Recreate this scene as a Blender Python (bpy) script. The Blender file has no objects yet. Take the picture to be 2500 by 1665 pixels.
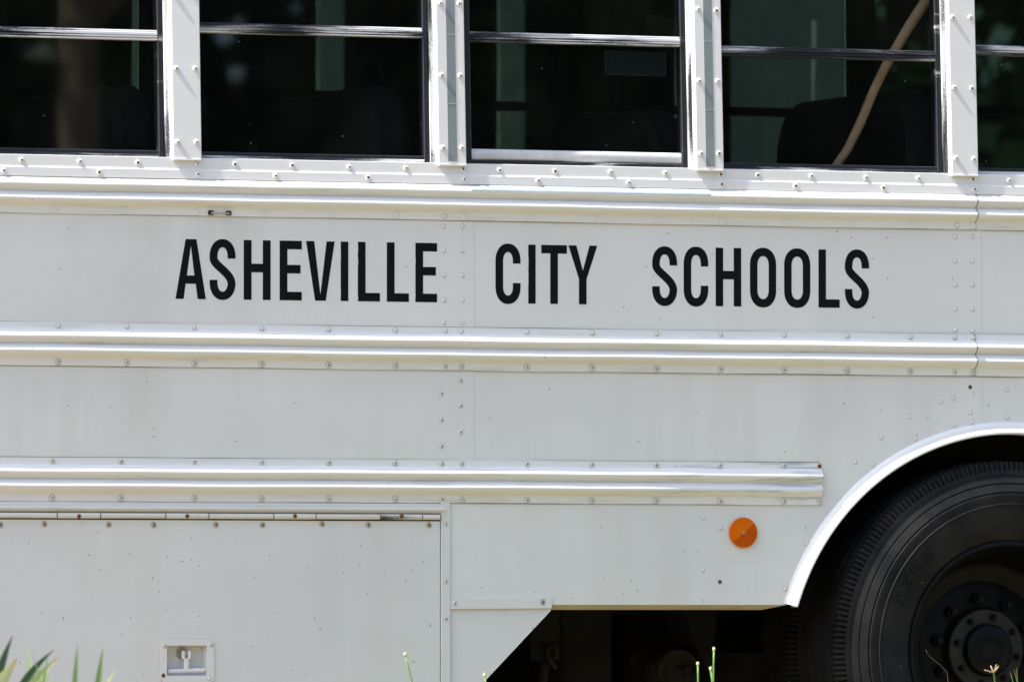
import bpy, bmesh, math, random
from math import sin, cos, tan, pi, radians, atan, sqrt, hypot
from mathutils import Vector, Matrix

random.seed(7)
sc = bpy.context.scene
col = sc.collection

# ------------------------------------------------------------------ camera
YAW, DIST, FPX, CAMZ, AIMZ = radians(22.0), 24.0, 21800.0, 0.595, 1.34
PIT = atan((AIMZ - CAMZ) / DIST)
FW = Vector((sin(YAW) * cos(PIT), cos(YAW) * cos(PIT), sin(PIT)))
RT = Vector((cos(YAW), -sin(YAW), 0))
UP = RT.cross(FW)
CAM = Vector((0, 0, AIMZ)) - FW * (DIST / cos(PIT))
cd = bpy.data.cameras.new('camera')
cam = bpy.data.objects.new('camera', cd)
col.objects.link(cam)
cam.location = CAM
cam.rotation_euler = (pi / 2 + PIT, 0, -YAW)
cd.sensor_width = 36.0
cd.lens = FPX / 2500 * 36
cd.clip_end = 600
cd.clip_start = 0.5
cd.dof.use_dof = True
cd.dof.focus_distance = 23.95
cd.dof.aperture_fstop = 6.3
sc.camera = cam

# ------------------------------------------------------------------ light
SUN = Vector((0.585, 0.016, -0.81)).normalized()      # direction the light travels
w = bpy.data.worlds.new('World')
sc.world = w
w.use_nodes = True
nt = w.node_tree
bg = nt.nodes['Background']
sky = nt.nodes.new('ShaderNodeTexSky')
sky.sky_type = 'NISHITA'
sky.sun_disc = False
sky.sun_elevation = math.asin(-SUN.z)
sky.sun_rotation = math.atan2(-SUN.x, -SUN.y)
sky.air_density = 1.0
sky.dust_density = 2.35
sky.ozone_density = 1.0
nt.links.new(sky.outputs[0], bg.inputs[0])
bg.inputs[1].default_value = 0.15
sl = bpy.data.lights.new('sun', 'SUN')
sl.energy = 5.0
sl.angle = radians(0.53)
sl.color = (1.0, 0.965, 0.92)
so = bpy.data.objects.new('sun', sl)
col.objects.link(so)
so.rotation_euler = SUN.to_track_quat('-Z', 'Y').to_euler()
so.location = (-6, -2, 12)
vs = sc.view_settings
vs.view_transform = 'Standard'
vs.look = 'None'
vs.gamma = 1.0
vs.use_curve_mapping = False
vs.exposure = 1.24
sc.render.engine = 'CYCLES'
sc.cycles.use_denoising = True
sc.cycles.max_bounces = 10
sc.cycles.transparent_max_bounces = 24
sc.cycles.diffuse_bounces = 4
sc.cycles.glossy_bounces = 4
sc.cycles.caustics_reflective = False
sc.cycles.caustics_refractive = False
sc.cycles.sample_clamp_indirect = 4.0


# ------------------------------------------------------------------ measuring: a point of the photograph laid on a real plane
def ray(px, py):
    return FW * FPX + RT * (px - 1250) - UP * (py - 832.5)


def P(px, py, Y=0.0):
    d = ray(px, py)
    q = CAM + d * ((Y - CAM.y) / d.y)
    return q.x, q.z


ZT, TILT = 1.762, radians(2.7)
SLOPE = Matrix.Translation((0, 0, ZT)) @ Matrix.Rotation(-TILT, 4, 'X')
SINV = SLOPE.inverted()


def S(px, py, d=0.0):
    """point on the inward-leaning window section: (x, height up the slope)"""
    o = SINV @ CAM
    r = SINV.to_3x3() @ ray(px, py)
    q = o + r * ((d - o.y) / r.y)
    return q.x, q.z


# ------------------------------------------------------------------ materials
def new_mat(name):
    m = bpy.data.materials.new(name)
    m.use_nodes = True
    t = m.node_tree
    return m, t, t.nodes['Principled BSDF']


def N(t, kind, **kw):
    n = t.nodes.new(kind)
    for k, v in kw.items():
        if k.startswith('i_'):
            key = k[2:]
            key = int(key) if key.isdigit() else key.replace('_', ' ')
            n.inputs[key].default_value = v
        else:
            setattr(n, k, v)
    return n


def mapping(t, scale=(1, 1, 1), obj_random=False):
    tc = N(t, 'ShaderNodeTexCoord')
    mp = N(t, 'ShaderNodeMapping')
    mp.inputs['Scale'].default_value = scale
    t.links.new(tc.outputs['Object'], mp.inputs['Vector'])
    return mp.outputs[0]


def ramp(t, src, stops):
    r = N(t, 'ShaderNodeValToRGB')
    el = r.color_ramp.elements
    while len(el) < len(stops):
        el.new(0.5)
    for e, (p, c) in zip(el, stops):
        e.position = p
        e.color = c if len(c) == 4 else (*c, 1)
    t.links.new(src, r.inputs[0])
    return r.outputs[0]


def mixc(t, fac, a, b):
    m = N(t, 'ShaderNodeMix', data_type='RGBA')
    for sock, v in ((m.inputs[0], fac), (m.inputs[6], a), (m.inputs[7], b)):
        if hasattr(v, 'links'):
            t.links.new(v, sock)
        elif isinstance(v, (int, float)):
            sock.default_value = v
        else:
            sock.default_value = (*v, 1) if len(v) == 3 else v
    return m.outputs[2]


def math_n(t, op, a, b=None):
    m = N(t, 'ShaderNodeMath', operation=op)
    for i, v in enumerate((a, b)):
        if v is None:
            continue
        if hasattr(v, 'links'):
            t.links.new(v, m.inputs[i])
        else:
            m.inputs[i].default_value = v
    return m.outputs[0]


def noise(t, vec, scale, detail=3, rough=0.5):
    n = N(t, 'ShaderNodeTexNoise')
    n.inputs['Scale'].default_value = scale
    n.inputs['Detail'].default_value = detail
    n.inputs['Roughness'].default_value = rough
    t.links.new(vec, n.inputs['Vector'])
    return n.outputs['Fac']


def specks(t, vec, scale, size, share):
    v = N(t, 'ShaderNodeTexVoronoi')
    v.inputs['Scale'].default_value = scale
    t.links.new(vec, v.inputs['Vector'])
    sx = N(t, 'ShaderNodeSeparateColor')
    t.links.new(v.outputs['Color'], sx.inputs[0])
    pick = math_n(t, 'GREATER_THAN', sx.outputs[0], 1 - share)
    sz = math_n(t, 'MULTIPLY', sx.outputs[1], size)
    small = math_n(t, 'LESS_THAN', v.outputs['Distance'], sz)
    return math_n(t, 'MULTIPLY', pick, small)


def paint_mat(name, base=(0.775, 0.78, 0.762), rough=0.32, speck=0.35, wave=0.35, dirt=0.0, scuff=None, stain=0.0):
    m, t, b = new_mat(name)
    v = mapping(t)
    big = noise(t, v, 1.7, 2)
    c = mixc(t, ramp(t, big, [(0.3, (0, 0, 0)), (0.75, (1, 1, 1))]), base, tuple(x * 0.955 for x in base))
    vs_ = mapping(t, (26, 26, 1.3))
    streak = noise(t, vs_, 1.0, 4, 0.6)
    c = mixc(t, ramp(t, streak, [(0.52, (0, 0, 0)), (0.8, (0.35, 0.35, 0.35))]), c, tuple(x * k for x, k in zip(base, (0.94, 0.925, 0.89))))
    if dirt:
        dn = noise(t, mapping(t, (3, 3, 40)), 1.0, 5, 0.65)
        c = mixc(t, ramp(t, dn, [(0.55, (0, 0, 0)), (0.72, (dirt, dirt, dirt))]), c, (0.42, 0.38, 0.30))
    if stain:
        a1 = noise(t, mapping(t, (7, 7, 0.9)), 1.0, 5, 0.65)
        a2 = noise(t, mapping(t, (0.8, 0.8, 1.1)), 1.0, 3, 0.6)
        k2 = math_n(t, 'MULTIPLY', ramp(t, a1, [(0.42, (0, 0, 0)), (0.75, (1, 1, 1))]), ramp(t, a2, [(0.38, (0, 0, 0)), (0.65, (1, 1, 1))]))
        c = mixc(t, math_n(t, 'MULTIPLY', k2, stain), c, (0.56, 0.55, 0.50))
        hz = noise(t, mapping(t, (1.2, 1.2, 3.0)), 1.0, 2, 0.5)
        c = mixc(t, math_n(t, 'MULTIPLY', ramp(t, hz, [(0.4, (0, 0, 0)), (0.7, (1, 1, 1))]), stain * 0.6), c, (0.60, 0.61, 0.61))
    if scuff:
        tcx = N(t, 'ShaderNodeTexCoord')
        sxyz = N(t, 'ShaderNodeSeparateXYZ')
        t.links.new(tcx.outputs['Object'], sxyz.inputs[0])
        mr = N(t, 'ShaderNodeMapRange', interpolation_type='SMOOTHSTEP')
        mr.inputs[1].default_value, mr.inputs[2].default_value = scuff
        t.links.new(sxyz.outputs[0], mr.inputs[0])
        sn = noise(t, mapping(t, (4, 70, 90)), 1.0, 4, 0.65)
        k3 = math_n(t, 'MULTIPLY', mr.outputs[0], ramp(t, sn, [(0.52, (0, 0, 0)), (0.62, (1, 1, 1))]))
        c = mixc(t, math_n(t, 'MULTIPLY', k3, 0.8), c, (0.40, 0.45, 0.48))
    if speck:
        s1 = specks(t, v, 46, 0.10, speck * 0.4)
        s2 = specks(t, v, 95, 0.11, speck * 0.35)
        c = mixc(t, math_n(t, 'MULTIPLY', s2, 0.45), c, (0.26, 0.24, 0.2))
        c = mixc(t, math_n(t, 'MULTIPLY', s1, 0.85), c, (0.11, 0.10, 0.085))
    t.links.new(c, b.inputs['Base Color'])
    rn = noise(t, v, 9, 4)
    rr = N(t, 'ShaderNodeMapRange')
    rr.inputs[3].default_value = rough - 0.05
    rr.inputs[4].default_value = rough + 0.1
    t.links.new(rn, rr.inputs[0])
    t.links.new(rr.outputs[0], b.inputs['Roughness'])
    bp = N(t, 'ShaderNodeBump')
    bp.inputs['Strength'].default_value = wave
    bp.inputs['Distance'].default_value = 0.006
    t.links.new(noise(t, v, 2.6, 1), bp.inputs['Height'])
    bp2 = N(t, 'ShaderNodeBump')
    bp2.inputs['Strength'].default_value = 0.06
    bp2.inputs['Distance'].default_value = 0.0006
    t.links.new(noise(t, v, 260, 2), bp2.inputs['Height'])
    t.links.new(bp.outputs[0], bp2.inputs['Normal'])
    t.links.new(bp2.outputs[0], b.inputs['Normal'])
    b.inputs['Specular IOR Level'].default_value = 0.42
    return m


def simple_mat(name, color, rough=0.5, metal=0.0, var=0.25, scale=30, bump=0.0, spec=0.5):
    m, t, b = new_mat(name)
    v = mapping(t)
    n = noise(t, v, scale, 4)
    dark = tuple(x * (1 - var) for x in color)
    lite = tuple(min(1, x * (1 + var)) for x in color)
    t.links.new(mixc(t, ramp(t, n, [(0.3, (0, 0, 0)), (0.7, (1, 1, 1))]), dark, lite), b.inputs['Base Color'])
    b.inputs['Roughness'].default_value = rough
    b.inputs['Metallic'].default_value = metal
    b.inputs['Specular IOR Level'].default_value = spec
    if bump:
        bp = N(t, 'ShaderNodeBump')
        bp.inputs['Strength'].default_value = bump
        bp.inputs['Distance'].default_value = 0.003
        t.links.new(n, bp.inputs['Height'])
        t.links.new(bp.outputs[0], b.inputs['Normal'])
    return m


def frame_mat(name, lo=0.5, hi=0.6, along='x', bare=(0.62, 0.62, 0.63)):
    """black paint worn through to dull aluminium in long patches"""
    m, t, b = new_mat(name)
    sc1 = {'x': (2.2, 30, 26), 'z': (26, 30, 2.2)}[along]
    a = noise(t, mapping(t, sc1), 1.0, 3, 0.6)
    f = noise(t, mapping(t, (1, 1, 1)), 420, 2, 0.7)
    k = math_n(t, 'ADD', a, math_n(t, 'MULTIPLY', math_n(t, 'SUBTRACT', f, 0.5), 0.28))
    mask = ramp(t, k, [(lo, (0, 0, 0)), (hi, (1, 1, 1))])
    t.links.new(mixc(t, mask, (0.016, 0.017, 0.021), bare), b.inputs['Base Color'])
    rr = N(t, 'ShaderNodeMapRange')
    rr.inputs[3].default_value = 0.3
    rr.inputs[4].default_value = 0.55
    t.links.new(mask, rr.inputs[0])
    t.links.new(rr.outputs[0], b.inputs['Roughness'])
    return m


def glass_mat(name, tint, dust=0.012):
    m = bpy.data.materials.new(name)
    m.use_nodes = True
    t = m.node_tree
    t.nodes.clear()
    out = N(t, 'ShaderNodeOutputMaterial')
    tr = N(t, 'ShaderNodeBsdfTransparent')
    tr.inputs[0].default_value = (*tint, 1)
    gl = N(t, 'ShaderNodeBsdfGlossy')
    gl.inputs['Roughness'].default_value = 0.015
    gl.inputs[0].default_value = (0.9, 0.95, 0.93, 1)
    lw = N(t, 'ShaderNodeLayerWeight')
    lw.inputs[0].default_value = 0.5
    p5 = math_n(t, 'POWER', lw.outputs['Facing'], 5.0)
    fr = math_n(t, 'ADD', math_n(t, 'MULTIPLY', p5, 0.95), 0.035)
    mx = N(t, 'ShaderNodeMixShader')
    t.links.new(fr, mx.inputs[0])
    t.links.new(tr.outputs[0], mx.inputs[1])
    t.links.new(gl.outputs[0], mx.inputs[2])
    df = N(t, 'ShaderNodeBsdfDiffuse')
    df.inputs[0].default_value = (0.55, 0.55, 0.52, 1)
    v = mapping(t)
    film = math_n(t, 'MULTIPLY', noise(t, mapping(t, (3, 3, 1.2)), 2.0, 4, 0.7), dust)
    sp = specks(t, v, 38, 0.06, 0.16)
    k = math_n(t, 'ADD', film, math_n(t, 'MULTIPLY', sp, 0.45))
    m2 = N(t, 'ShaderNodeMixShader')
    t.links.new(k, m2.inputs[0])
    t.links.new(mx.outputs[0], m2.inputs[1])
    t.links.new(df.outputs[0], m2.inputs[2])
    t.links.new(m2.outputs[0], out.inputs[0])
    return m


def tape_mat(name, base, grid):
    m, t, b = new_mat(name)
    br = N(t, 'ShaderNodeTexBrick')
    br.offset = 0.0
    br.inputs['Scale'].default_value = 1.0
    br.inputs['Color1'].default_value = (*base, 1)
    br.inputs['Color2'].default_value = (*(x * 0.9 for x in base), 1)
    br.inputs['Mortar'].default_value = (*(x * 1.35 for x in base), 1)
    br.inputs['Mortar Size'].default_value = grid * 0.08
    br.inputs['Brick Width'].default_value = grid
    br.inputs['Row Height'].default_value = grid
    tc = N(t, 'ShaderNodeTexCoord')
    sp = N(t, 'ShaderNodeSeparateXYZ')
    cb = N(t, 'ShaderNodeCombineXYZ')
    t.links.new(tc.outputs['Object'], sp.inputs[0])
    t.links.new(sp.outputs[0], cb.inputs[0])
    t.links.new(sp.outputs[2], cb.inputs[1])
    t.links.new(cb.outputs[0], br.inputs['Vector'])
    n = noise(t, tc.outputs['Object'], 14, 4)
    c = mixc(t, ramp(t, n, [(0.35, (0, 0, 0)), (0.75, (0.7, 0.7, 0.7))]), br.outputs['Color'], tuple(x * 1.3 for x in base))
    t.links.new(c, b.inputs['Base Color'])
    b.inputs['Roughness'].default_value = 0.42
    return m


M = {}
M['panel'] = paint_mat('white_body_paint', speck=0.20, stain=0.55)
M['door'] = paint_mat('white_door_paint', base=(0.735, 0.742, 0.725), speck=0.95, wave=0.3, stain=0.6)
M['rail'] = paint_mat('white_rail_paint', base=(0.78, 0.775, 0.755), rough=0.30, speck=0.12, wave=0.0, dirt=0.35)
M['rail3'] = paint_mat('scuffed_rail_paint', base=(0.78, 0.775, 0.755), rough=0.30, speck=0.12, wave=0.0, dirt=0.35, scuff=(0.32, 0.62))
M['strip'] = paint_mat('white_strip_paint', base=(0.74, 0.735, 0.722), rough=0.38, speck=0.1, wave=0.1)
M['rivet'] = simple_mat('rivet_paint', (0.74, 0.735, 0.71), 0.4, var=0.04)
M['rust'] = simple_mat('rust', (0.22, 0.085, 0.03), 0.9, var=0.5, scale=400)
M['dark_hole'] = simple_mat('dark_recess', (0.03, 0.024, 0.018), 0.9, var=0.3)
M['screw'] = simple_mat('dull_screw_metal', (0.40, 0.38, 0.34), 0.5, metal=0.3, var=0.35, scale=200)
M['letter'] = simple_mat('black_vinyl', (0.0045, 0.0055, 0.0075), 0.5, var=0.2, scale=60, spec=0.1)
M['frame_x'] = frame_mat('worn_black_sash', 0.455, 0.56, 'x')
M['frame_z'] = frame_mat('worn_black_stile', 0.43, 0.52, 'z')
M['frame_black'] = frame_mat('black_window_frame', 0.66, 0.75, 'x')
M['bare'] = simple_mat('bare_aluminium', (0.60, 0.60, 0.61), 0.5, metal=0.1, var=0.07, scale=40)
M['glass'] = glass_mat('tinted_window_glass', (0.78, 0.81, 0.80), 0.005)
M['far_glass'] = glass_mat('dark_tinted_glass', (0.185, 0.24, 0.215))
M['black_glass'] = simple_mat('opaque_dark_glass', (0.004, 0.006, 0.006), 0.5, var=0.3, spec=0.05)
M['interior'] = simple_mat('dark_interior', (0.010, 0.011, 0.011), 0.8, spec=0.15)
M['seat'] = simple_mat('dark_seat_vinyl', (0.004, 0.005, 0.006), 0.75, spec=0.15)
M['tape'] = tape_mat('grey_reflective_tape', (0.185, 0.213, 0.222), 0.0042)
M['tape2'] = tape_mat('silver_reflective_tape', (0.30, 0.34, 0.37), 0.006)
M['chassis'] = simple_mat('dirty_black_chassis', (0.009, 0.0085, 0.008), 0.9, var=0.5, scale=12, spec=0.2)
M['chassis_brown'] = simple_mat('rusty_chassis', (0.020, 0.0145, 0.011), 0.9, var=0.5, scale=20, spec=0.2)
M['flare'] = paint_mat('white_flare_paint', base=(0.80, 0.80, 0.79), rough=0.35, speck=0.25, wave=0.0)
M['tan'] = simple_mat('ground_lit_lower_lip', (0.56, 0.50, 0.40), 0.6, var=0.12, scale=14)  # white paint tinted tan: warm bounce from the ground put into the colour
M['hub'] = simple_mat('black_wheel_paint', (0.0035, 0.0042, 0.005), 0.45, var=0.5, scale=25, spec=0.14)
M['hub_dust'] = simple_mat('dusty_hub_flange', (0.010, 0.0085, 0.007), 0.7, var=0.4, scale=30)
M['amber'] = simple_mat('amber_lens', (0.66, 0.135, 0.001), 0.3, var=0.05, scale=80, spec=0.15)
M['amber_shaded'] = simple_mat('amber_lens_shaded_half', (0.50, 0.082, 0.001), 0.3, var=0.08, scale=80, spec=0.15)  # same amber, darkened to paint in the half turned from the sun
M['wood'] = simple_mat('bare_wood', (0.56, 0.345, 0.21), 0.75, var=0.2, scale=18)
M['bus2'] = paint_mat('white_bus_paint_far', base=(0.76, 0.77, 0.76), speck=0)
M['sticker'] = simple_mat('dim_window_sticker', (0.012, 0.018, 0.021), 0.6, var=0.3, scale=90, spec=0.1)
M['sticker_edge'] = simple_mat('sticker_border', (0.07, 0.08, 0.078), 0.5, var=0.1)


def tyre_mat():
    m, t, b = new_mat('dusty_tyre_rubber')
    v = mapping(t)
    n = noise(t, v, 9, 5, 0.6)
    c = mixc(t, ramp(t, n, [(0.35, (0, 0, 0)), (0.75, (1, 1, 1))]), (0.0075, 0.008, 0.009), (0.024, 0.0228, 0.022))
    f = noise(t, v, 160, 3, 0.7)
    c = mixc(t, ramp(t, f, [(0.58, (0, 0, 0)), (0.8, (0.4, 0.4, 0.4))]), c, (0.05, 0.044, 0.038))
    s = specks(t, v, 30, 0.08, 0.2)
    c = mixc(t, s, c, (0.4, 0.38, 0.33))
    t.links.new(c, b.inputs['Base Color'])
    b.inputs['Roughness'].default_value = 0.6
    b.inputs['Specular IOR Level'].default_value = 0.12
    bp = N(t, 'ShaderNodeBump')
    bp.inputs['Strength'].default_value = 0.15
    bp.inputs['Distance'].default_value = 0.002
    t.links.new(f, bp.inputs['Height'])
    t.links.new(bp.outputs[0], b.inputs['Normal'])
    return m


M['tyre'] = tyre_mat()


def leaf_mat(name, c1, c2, tr=0.35):
    m, t, b = new_mat(name)
    n = noise(t, mapping(t, (1, 1, 1)), 6, 3)
    c = mixc(t, ramp(t, n, [(0.35, (0, 0, 0)), (0.7, (1, 1, 1))]), c1, c2)
    t.links.new(c, b.inputs['Base Color'])
    b.inputs['Roughness'].default_value = 0.5
    tl = N(t, 'ShaderNodeBsdfTranslucent')
    t.links.new(c, tl.inputs[0])
    mx = N(t, 'ShaderNodeMixShader')
    mx.inputs[0].default_value = tr
    out = t.nodes['Material Output']
    t.links.new(b.outputs[0], mx.inputs[1])
    t.links.new(tl.outputs[0], mx.inputs[2])
    t.links.new(mx.outputs[0], out.inputs[0])
    return m


M['leaf_dark'] = leaf_mat('dark_green_blade', (0.042, 0.095, 0.045), (0.07, 0.14, 0.06))
M['leaf_green'] = leaf_mat('green_blade', (0.15, 0.27, 0.08), (0.26, 0.38, 0.14))
M['leaf_pale'] = leaf_mat('pale_blade', (0.40, 0.46, 0.20), (0.54, 0.60, 0.32))
M['leaf_tip'] = leaf_mat('withered_tip', (0.50, 0.36, 0.14), (0.56, 0.44, 0.20))
M['stem'] = leaf_mat('green_stem', (0.14, 0.30, 0.05), (0.22, 0.40, 0.09), 0.2)
M['bud'] = leaf_mat('pale_bud', (0.55, 0.58, 0.30), (0.70, 0.70, 0.42), 0.2)
M['straw'] = leaf_mat('dry_straw', (0.42, 0.28, 0.16), (0.55, 0.40, 0.25), 0.2)
M['foliage'] = leaf_mat('tree_foliage', (0.030, 0.060, 0.018), (0.07, 0.12, 0.035), 0.3)
M['bark'] = simple_mat('tree_bark', (0.20, 0.15, 0.11), 0.9, var=0.3, scale=6, bump=0.4)
M['grass'] = leaf_mat('short_grass', (0.10, 0.14, 0.04), (0.20, 0.20, 0.08), 0.3)


def ground_mat():
    m, t, b = new_mat('dry_gravelly_ground')
    v = mapping(t)
    a = noise(t, v, 0.35, 4)
    g = noise(t, v, 22, 5, 0.7)
    c = mixc(t, ramp(t, g, [(0.3, (0, 0, 0)), (0.7, (1, 1, 1))]), (0.155, 0.120, 0.075), (0.26, 0.205, 0.13))
    c = mixc(t, ramp(t, a, [(0.5, (0, 0, 0)), (0.62, (1, 1, 1))]), c, (0.11, 0.12, 0.045))
    t.links.new(c, b.inputs['Base Color'])
    b.inputs['Roughness'].default_value = 0.95
    bp = N(t, 'ShaderNodeBump')
    bp.inputs['Strength'].default_value = 0.6
    bp.inputs['Distance'].default_value = 0.02
    t.links.new(g, bp.inputs['Height'])
    t.links.new(bp.outputs[0], b.inputs['Normal'])
    return m


M['ground'] = ground_mat()


# ------------------------------------------------------------------ mesh helpers
class MB:
    def __init__(self):
        self.v, self.f, self.mi = [], [], []

    def add(self, vs, fs, mi=0):
        o = len(self.v)
        self.v += [tuple(p) for p in vs]
        self.f += [tuple(i + o for i in q) for q in fs]
        self.mi += [mi] * len(fs)
        return self

    def box(self, x0, x1, y0, y1, z0, z1, mi=0):
        vs = [(x, y, z) for x in (x0, x1) for y in (y0, y1) for z in (z0, z1)]
        fs = [(0, 1, 3, 2), (4, 6, 7, 5), (0, 4, 5, 1), (2, 3, 7, 6), (0, 2, 6, 4), (1, 5, 7, 3)]
        return self.add(vs, fs, mi)

    def cbox(self, x0, x1, y0, y1, z0, z1, c=0.002, mi=0):
        """box whose front (-y) edges are chamfered"""
        vs = [(x0, y1, z0), (x1, y1, z0), (x1, y1, z1), (x0, y1, z1),
              (x0, y0 + c, z0), (x1, y0 + c, z0), (x1, y0 + c, z1), (x0, y0 + c, z1),
              (x0 + c, y0, z0 + c), (x1 - c, y0, z0 + c), (x1 - c, y0, z1 - c), (x0 + c, y0, z1 - c)]
        fs = [(0, 3, 2, 1), (8, 9, 10, 11)]
        for i in range(4):
            j = (i + 1) % 4
            fs += [(i, j, 4 + j, 4 + i), (4 + i, 4 + j, 8 + j, 8 + i)]
        return self.add(vs, fs, mi)

    def extrude_x(self, prof, xs, mi=0, caps=True, closed=False):
        n = len(prof)
        vs = [(x, y, z) for x in xs for (y, z) in prof]
        fs = []
        m = n if closed else n - 1
        for k in range(len(xs) - 1):
            for i in range(m):
                j = (i + 1) % n
                fs.append((k * n + i, k * n + j, (k + 1) * n + j, (k + 1) * n + i))
        if caps and closed:
            fs += [tuple(range(n))[::-1], tuple((len(xs) - 1) * n + i for i in range(n))]
        return self.add(vs, fs, mi)

    def lathe_y(self, prof, cx, cz, n=48, mi=0, mod=None):
        k = len(prof)
        vs = []
        for i in range(n):
            a = 2 * pi * i / n
            for j, (r, y) in enumerate(prof):
                if mod:
                    r, y = mod(i, j, r, y)
                vs.append((cx + r * cos(a), y, cz + r * sin(a)))
        fs = [(i * k + j, i * k + j + 1, ((i + 1) % n) * k + j + 1, ((i + 1) % n) * k + j) for i in range(n) for j in range(k - 1)]
        return self.add(vs, fs, mi)

    def tube(self, pts, rad, n=8, mi=0):
        pts = [Vector(p) for p in pts]
        rad = rad if isinstance(rad, (list, tuple)) else [rad] * len(pts)
        o = len(self.v)
        for i, p in enumerate(pts):
            d = (pts[min(i + 1, len(pts) - 1)] - pts[max(i - 1, 0)]).normalized()
            a = d.orthogonal().normalized() if i == 0 else (a - d * a.dot(d)).normalized()
            b = d.cross(a)
            for k in range(n):
                q = p + (a * cos(2 * pi * k / n) + b * sin(2 * pi * k / n)) * rad[i]
                self.v.append(tuple(q))
        for i in range(len(pts) - 1):
            for k in range(n):
                j = (k + 1) % n
                self.f.append((o + i * n + k, o + i * n + j, o + (i + 1) * n + j, o + (i + 1) * n + k))
                self.mi.append(mi)
        self.f += [tuple(o + k for k in range(n))[::-1], tuple(o + (len(pts) - 1) * n + k for k in range(n))]
        self.mi += [mi, mi]
        return self

    def mesh(self, name, mats, smooth=False, angle=None):
        me = bpy.data.meshes.new(name)
        me.from_pydata(self.v, [], self.f)
        for m in (mats if isinstance(mats, (list, tuple)) else [mats]):
            me.materials.append(m)
        me.polygons.foreach_set('material_index', self.mi)
        bm = bmesh.new()
        bm.from_mesh(me)
        bmesh.ops.recalc_face_normals(bm, faces=bm.faces)
        bm.to_mesh(me)
        bm.free()
        if smooth:
            me.polygons.foreach_set('use_smooth', [True] * len(me.polygons))
            if angle:
                me.set_sharp_from_angle(angle=radians(angle))
        me.update()
        return me

    def build(self, name, mats, parent=None, smooth=False, angle=None, matrix=None):
        return link(name, self.mesh(name, mats, smooth, angle), parent, matrix)


def link(name, me, parent=None, matrix=None):
    o = bpy.data.objects.new(name, me)
    col.objects.link(o)
    o.parent = parent
    if matrix is not None:
        o.matrix_local = matrix
    return o


def empty(name, loc, label=None, cat=None, group=None):
    o = bpy.data.objects.new(name, None)
    col.objects.link(o)
    o.location = loc
    o.empty_display_size = 0.2
    tag(o, label, cat, group)
    return o


def tag(o, label=None, cat=None, group=None, kind=None):
    for k, v in (('label', label), ('category', cat), ('group', group), ('kind', kind)):
        if v:
            o[k] = v
    return o


def poly_plate(outline, y0, y1, holes=()):
    """flat sheet with any outline in x-z, y0 the outer face, y1 the inner"""
    bm = bmesh.new()
    edges = []
    for loop in (outline, *holes):
        vs = [bm.verts.new((x, y0, z)) for x, z in loop]
        edges += [bm.edges.new((vs[i], vs[(i + 1) % len(vs)])) for i in range(len(vs))]
    bmesh.ops.triangle_fill(bm, use_beauty=True, use_dissolve=False, edges=edges)
    r = bmesh.ops.extrude_face_region(bm, geom=list(bm.faces))
    bmesh.ops.translate(bm, vec=(0, y1 - y0, 0), verts=[v for v in r['geom'] if isinstance(v, bmesh.types.BMVert)])
    bmesh.ops.recalc_face_normals(bm, faces=bm.faces)
    mb = MB()
    bm.verts.index_update()
    mb.add([v.co[:] for v in bm.verts], [tuple(v.index for v in f.verts) for f in bm.faces])
    bm.free()
    return mb


# ------------------------------------------------------------------ fasteners (shared meshes, origin at the sheet, facing -y)
def dome(r, h, hole_r=0, n=12, skirt=0.0, foot=None, cross=False):
    mb = MB()
    rings = []
    if foot:
        rings += [(foot[0], 0.0005), (foot[0] - 0.0008, -foot[1]), (r * 1.12, -foot[1])]
        base = foot[1] - 0.0004
    else:
        base = 0.0
        rings += [(r, 0.0005)]
    for k in (0.0, 0.4, 0.7, 0.9):
        a = k * pi / 2
        if hole_r and r * cos(a) < hole_r * 1.05:
            break
        rings.append((r * cos(a), -base - skirt - (h - skirt) * sin(a)))
    top = -base - h
    if hole_r:
        rings += [(hole_r, rings[-1][1] - 0.0001), (hole_r * 0.8, top + h * 0.55)]
    vs = []
    for rr, y in rings:
        vs += [(rr * cos(2 * pi * i / n), y, rr * sin(2 * pi * i / n)) for i in range(n)]
    k = len(rings)
    fs, mi = [], []
    for j in range(k - 1):
        for i in range(n):
            i2 = (i + 1) % n
            fs.append((j * n + i, j * n + i2, (j + 1) * n + i2, (j + 1) * n + i))
            mi.append(1 if hole_r and j >= k - 2 else 0)
    fs.append(tuple((k - 1) * n + i for i in range(n)))
    mi.append(1 if hole_r else 0)
    mb.v, mb.f, mb.mi = vs, fs, mi
    if cross:
        y = rings[-1][1] - 0.00025
        a, b = r * 0.46, r * 0.13
        for (dx, dz) in ((a, b), (b, a)):
            mb.add([(-dx, y, -dz), (dx, y, -dz), (dx, y, dz), (-dx, y, dz)], [(0, 1, 2, 3)], 1)
            y -= 0.0001
    return mb


def dirty(mb, r1, r2, n=12, mi=1):
    o = len(mb.v)
    for rr, y in ((r1 * 0.96, -0.0004), (r2, -0.00035), (r2 + 0.0002, 0.0004)):
        mb.v += [(rr * cos(2 * pi * i / n), y, rr * sin(2 * pi * i / n)) for i in range(n)]
    for j in range(2):
        for i in range(n):
            i2 = (i + 1) % n
            mb.f.append((o + j * n + i, o + j * n + i2, o + (j + 1) * n + i2, o + (j + 1) * n + i))
            mb.mi.append(mi)
    return mb


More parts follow.
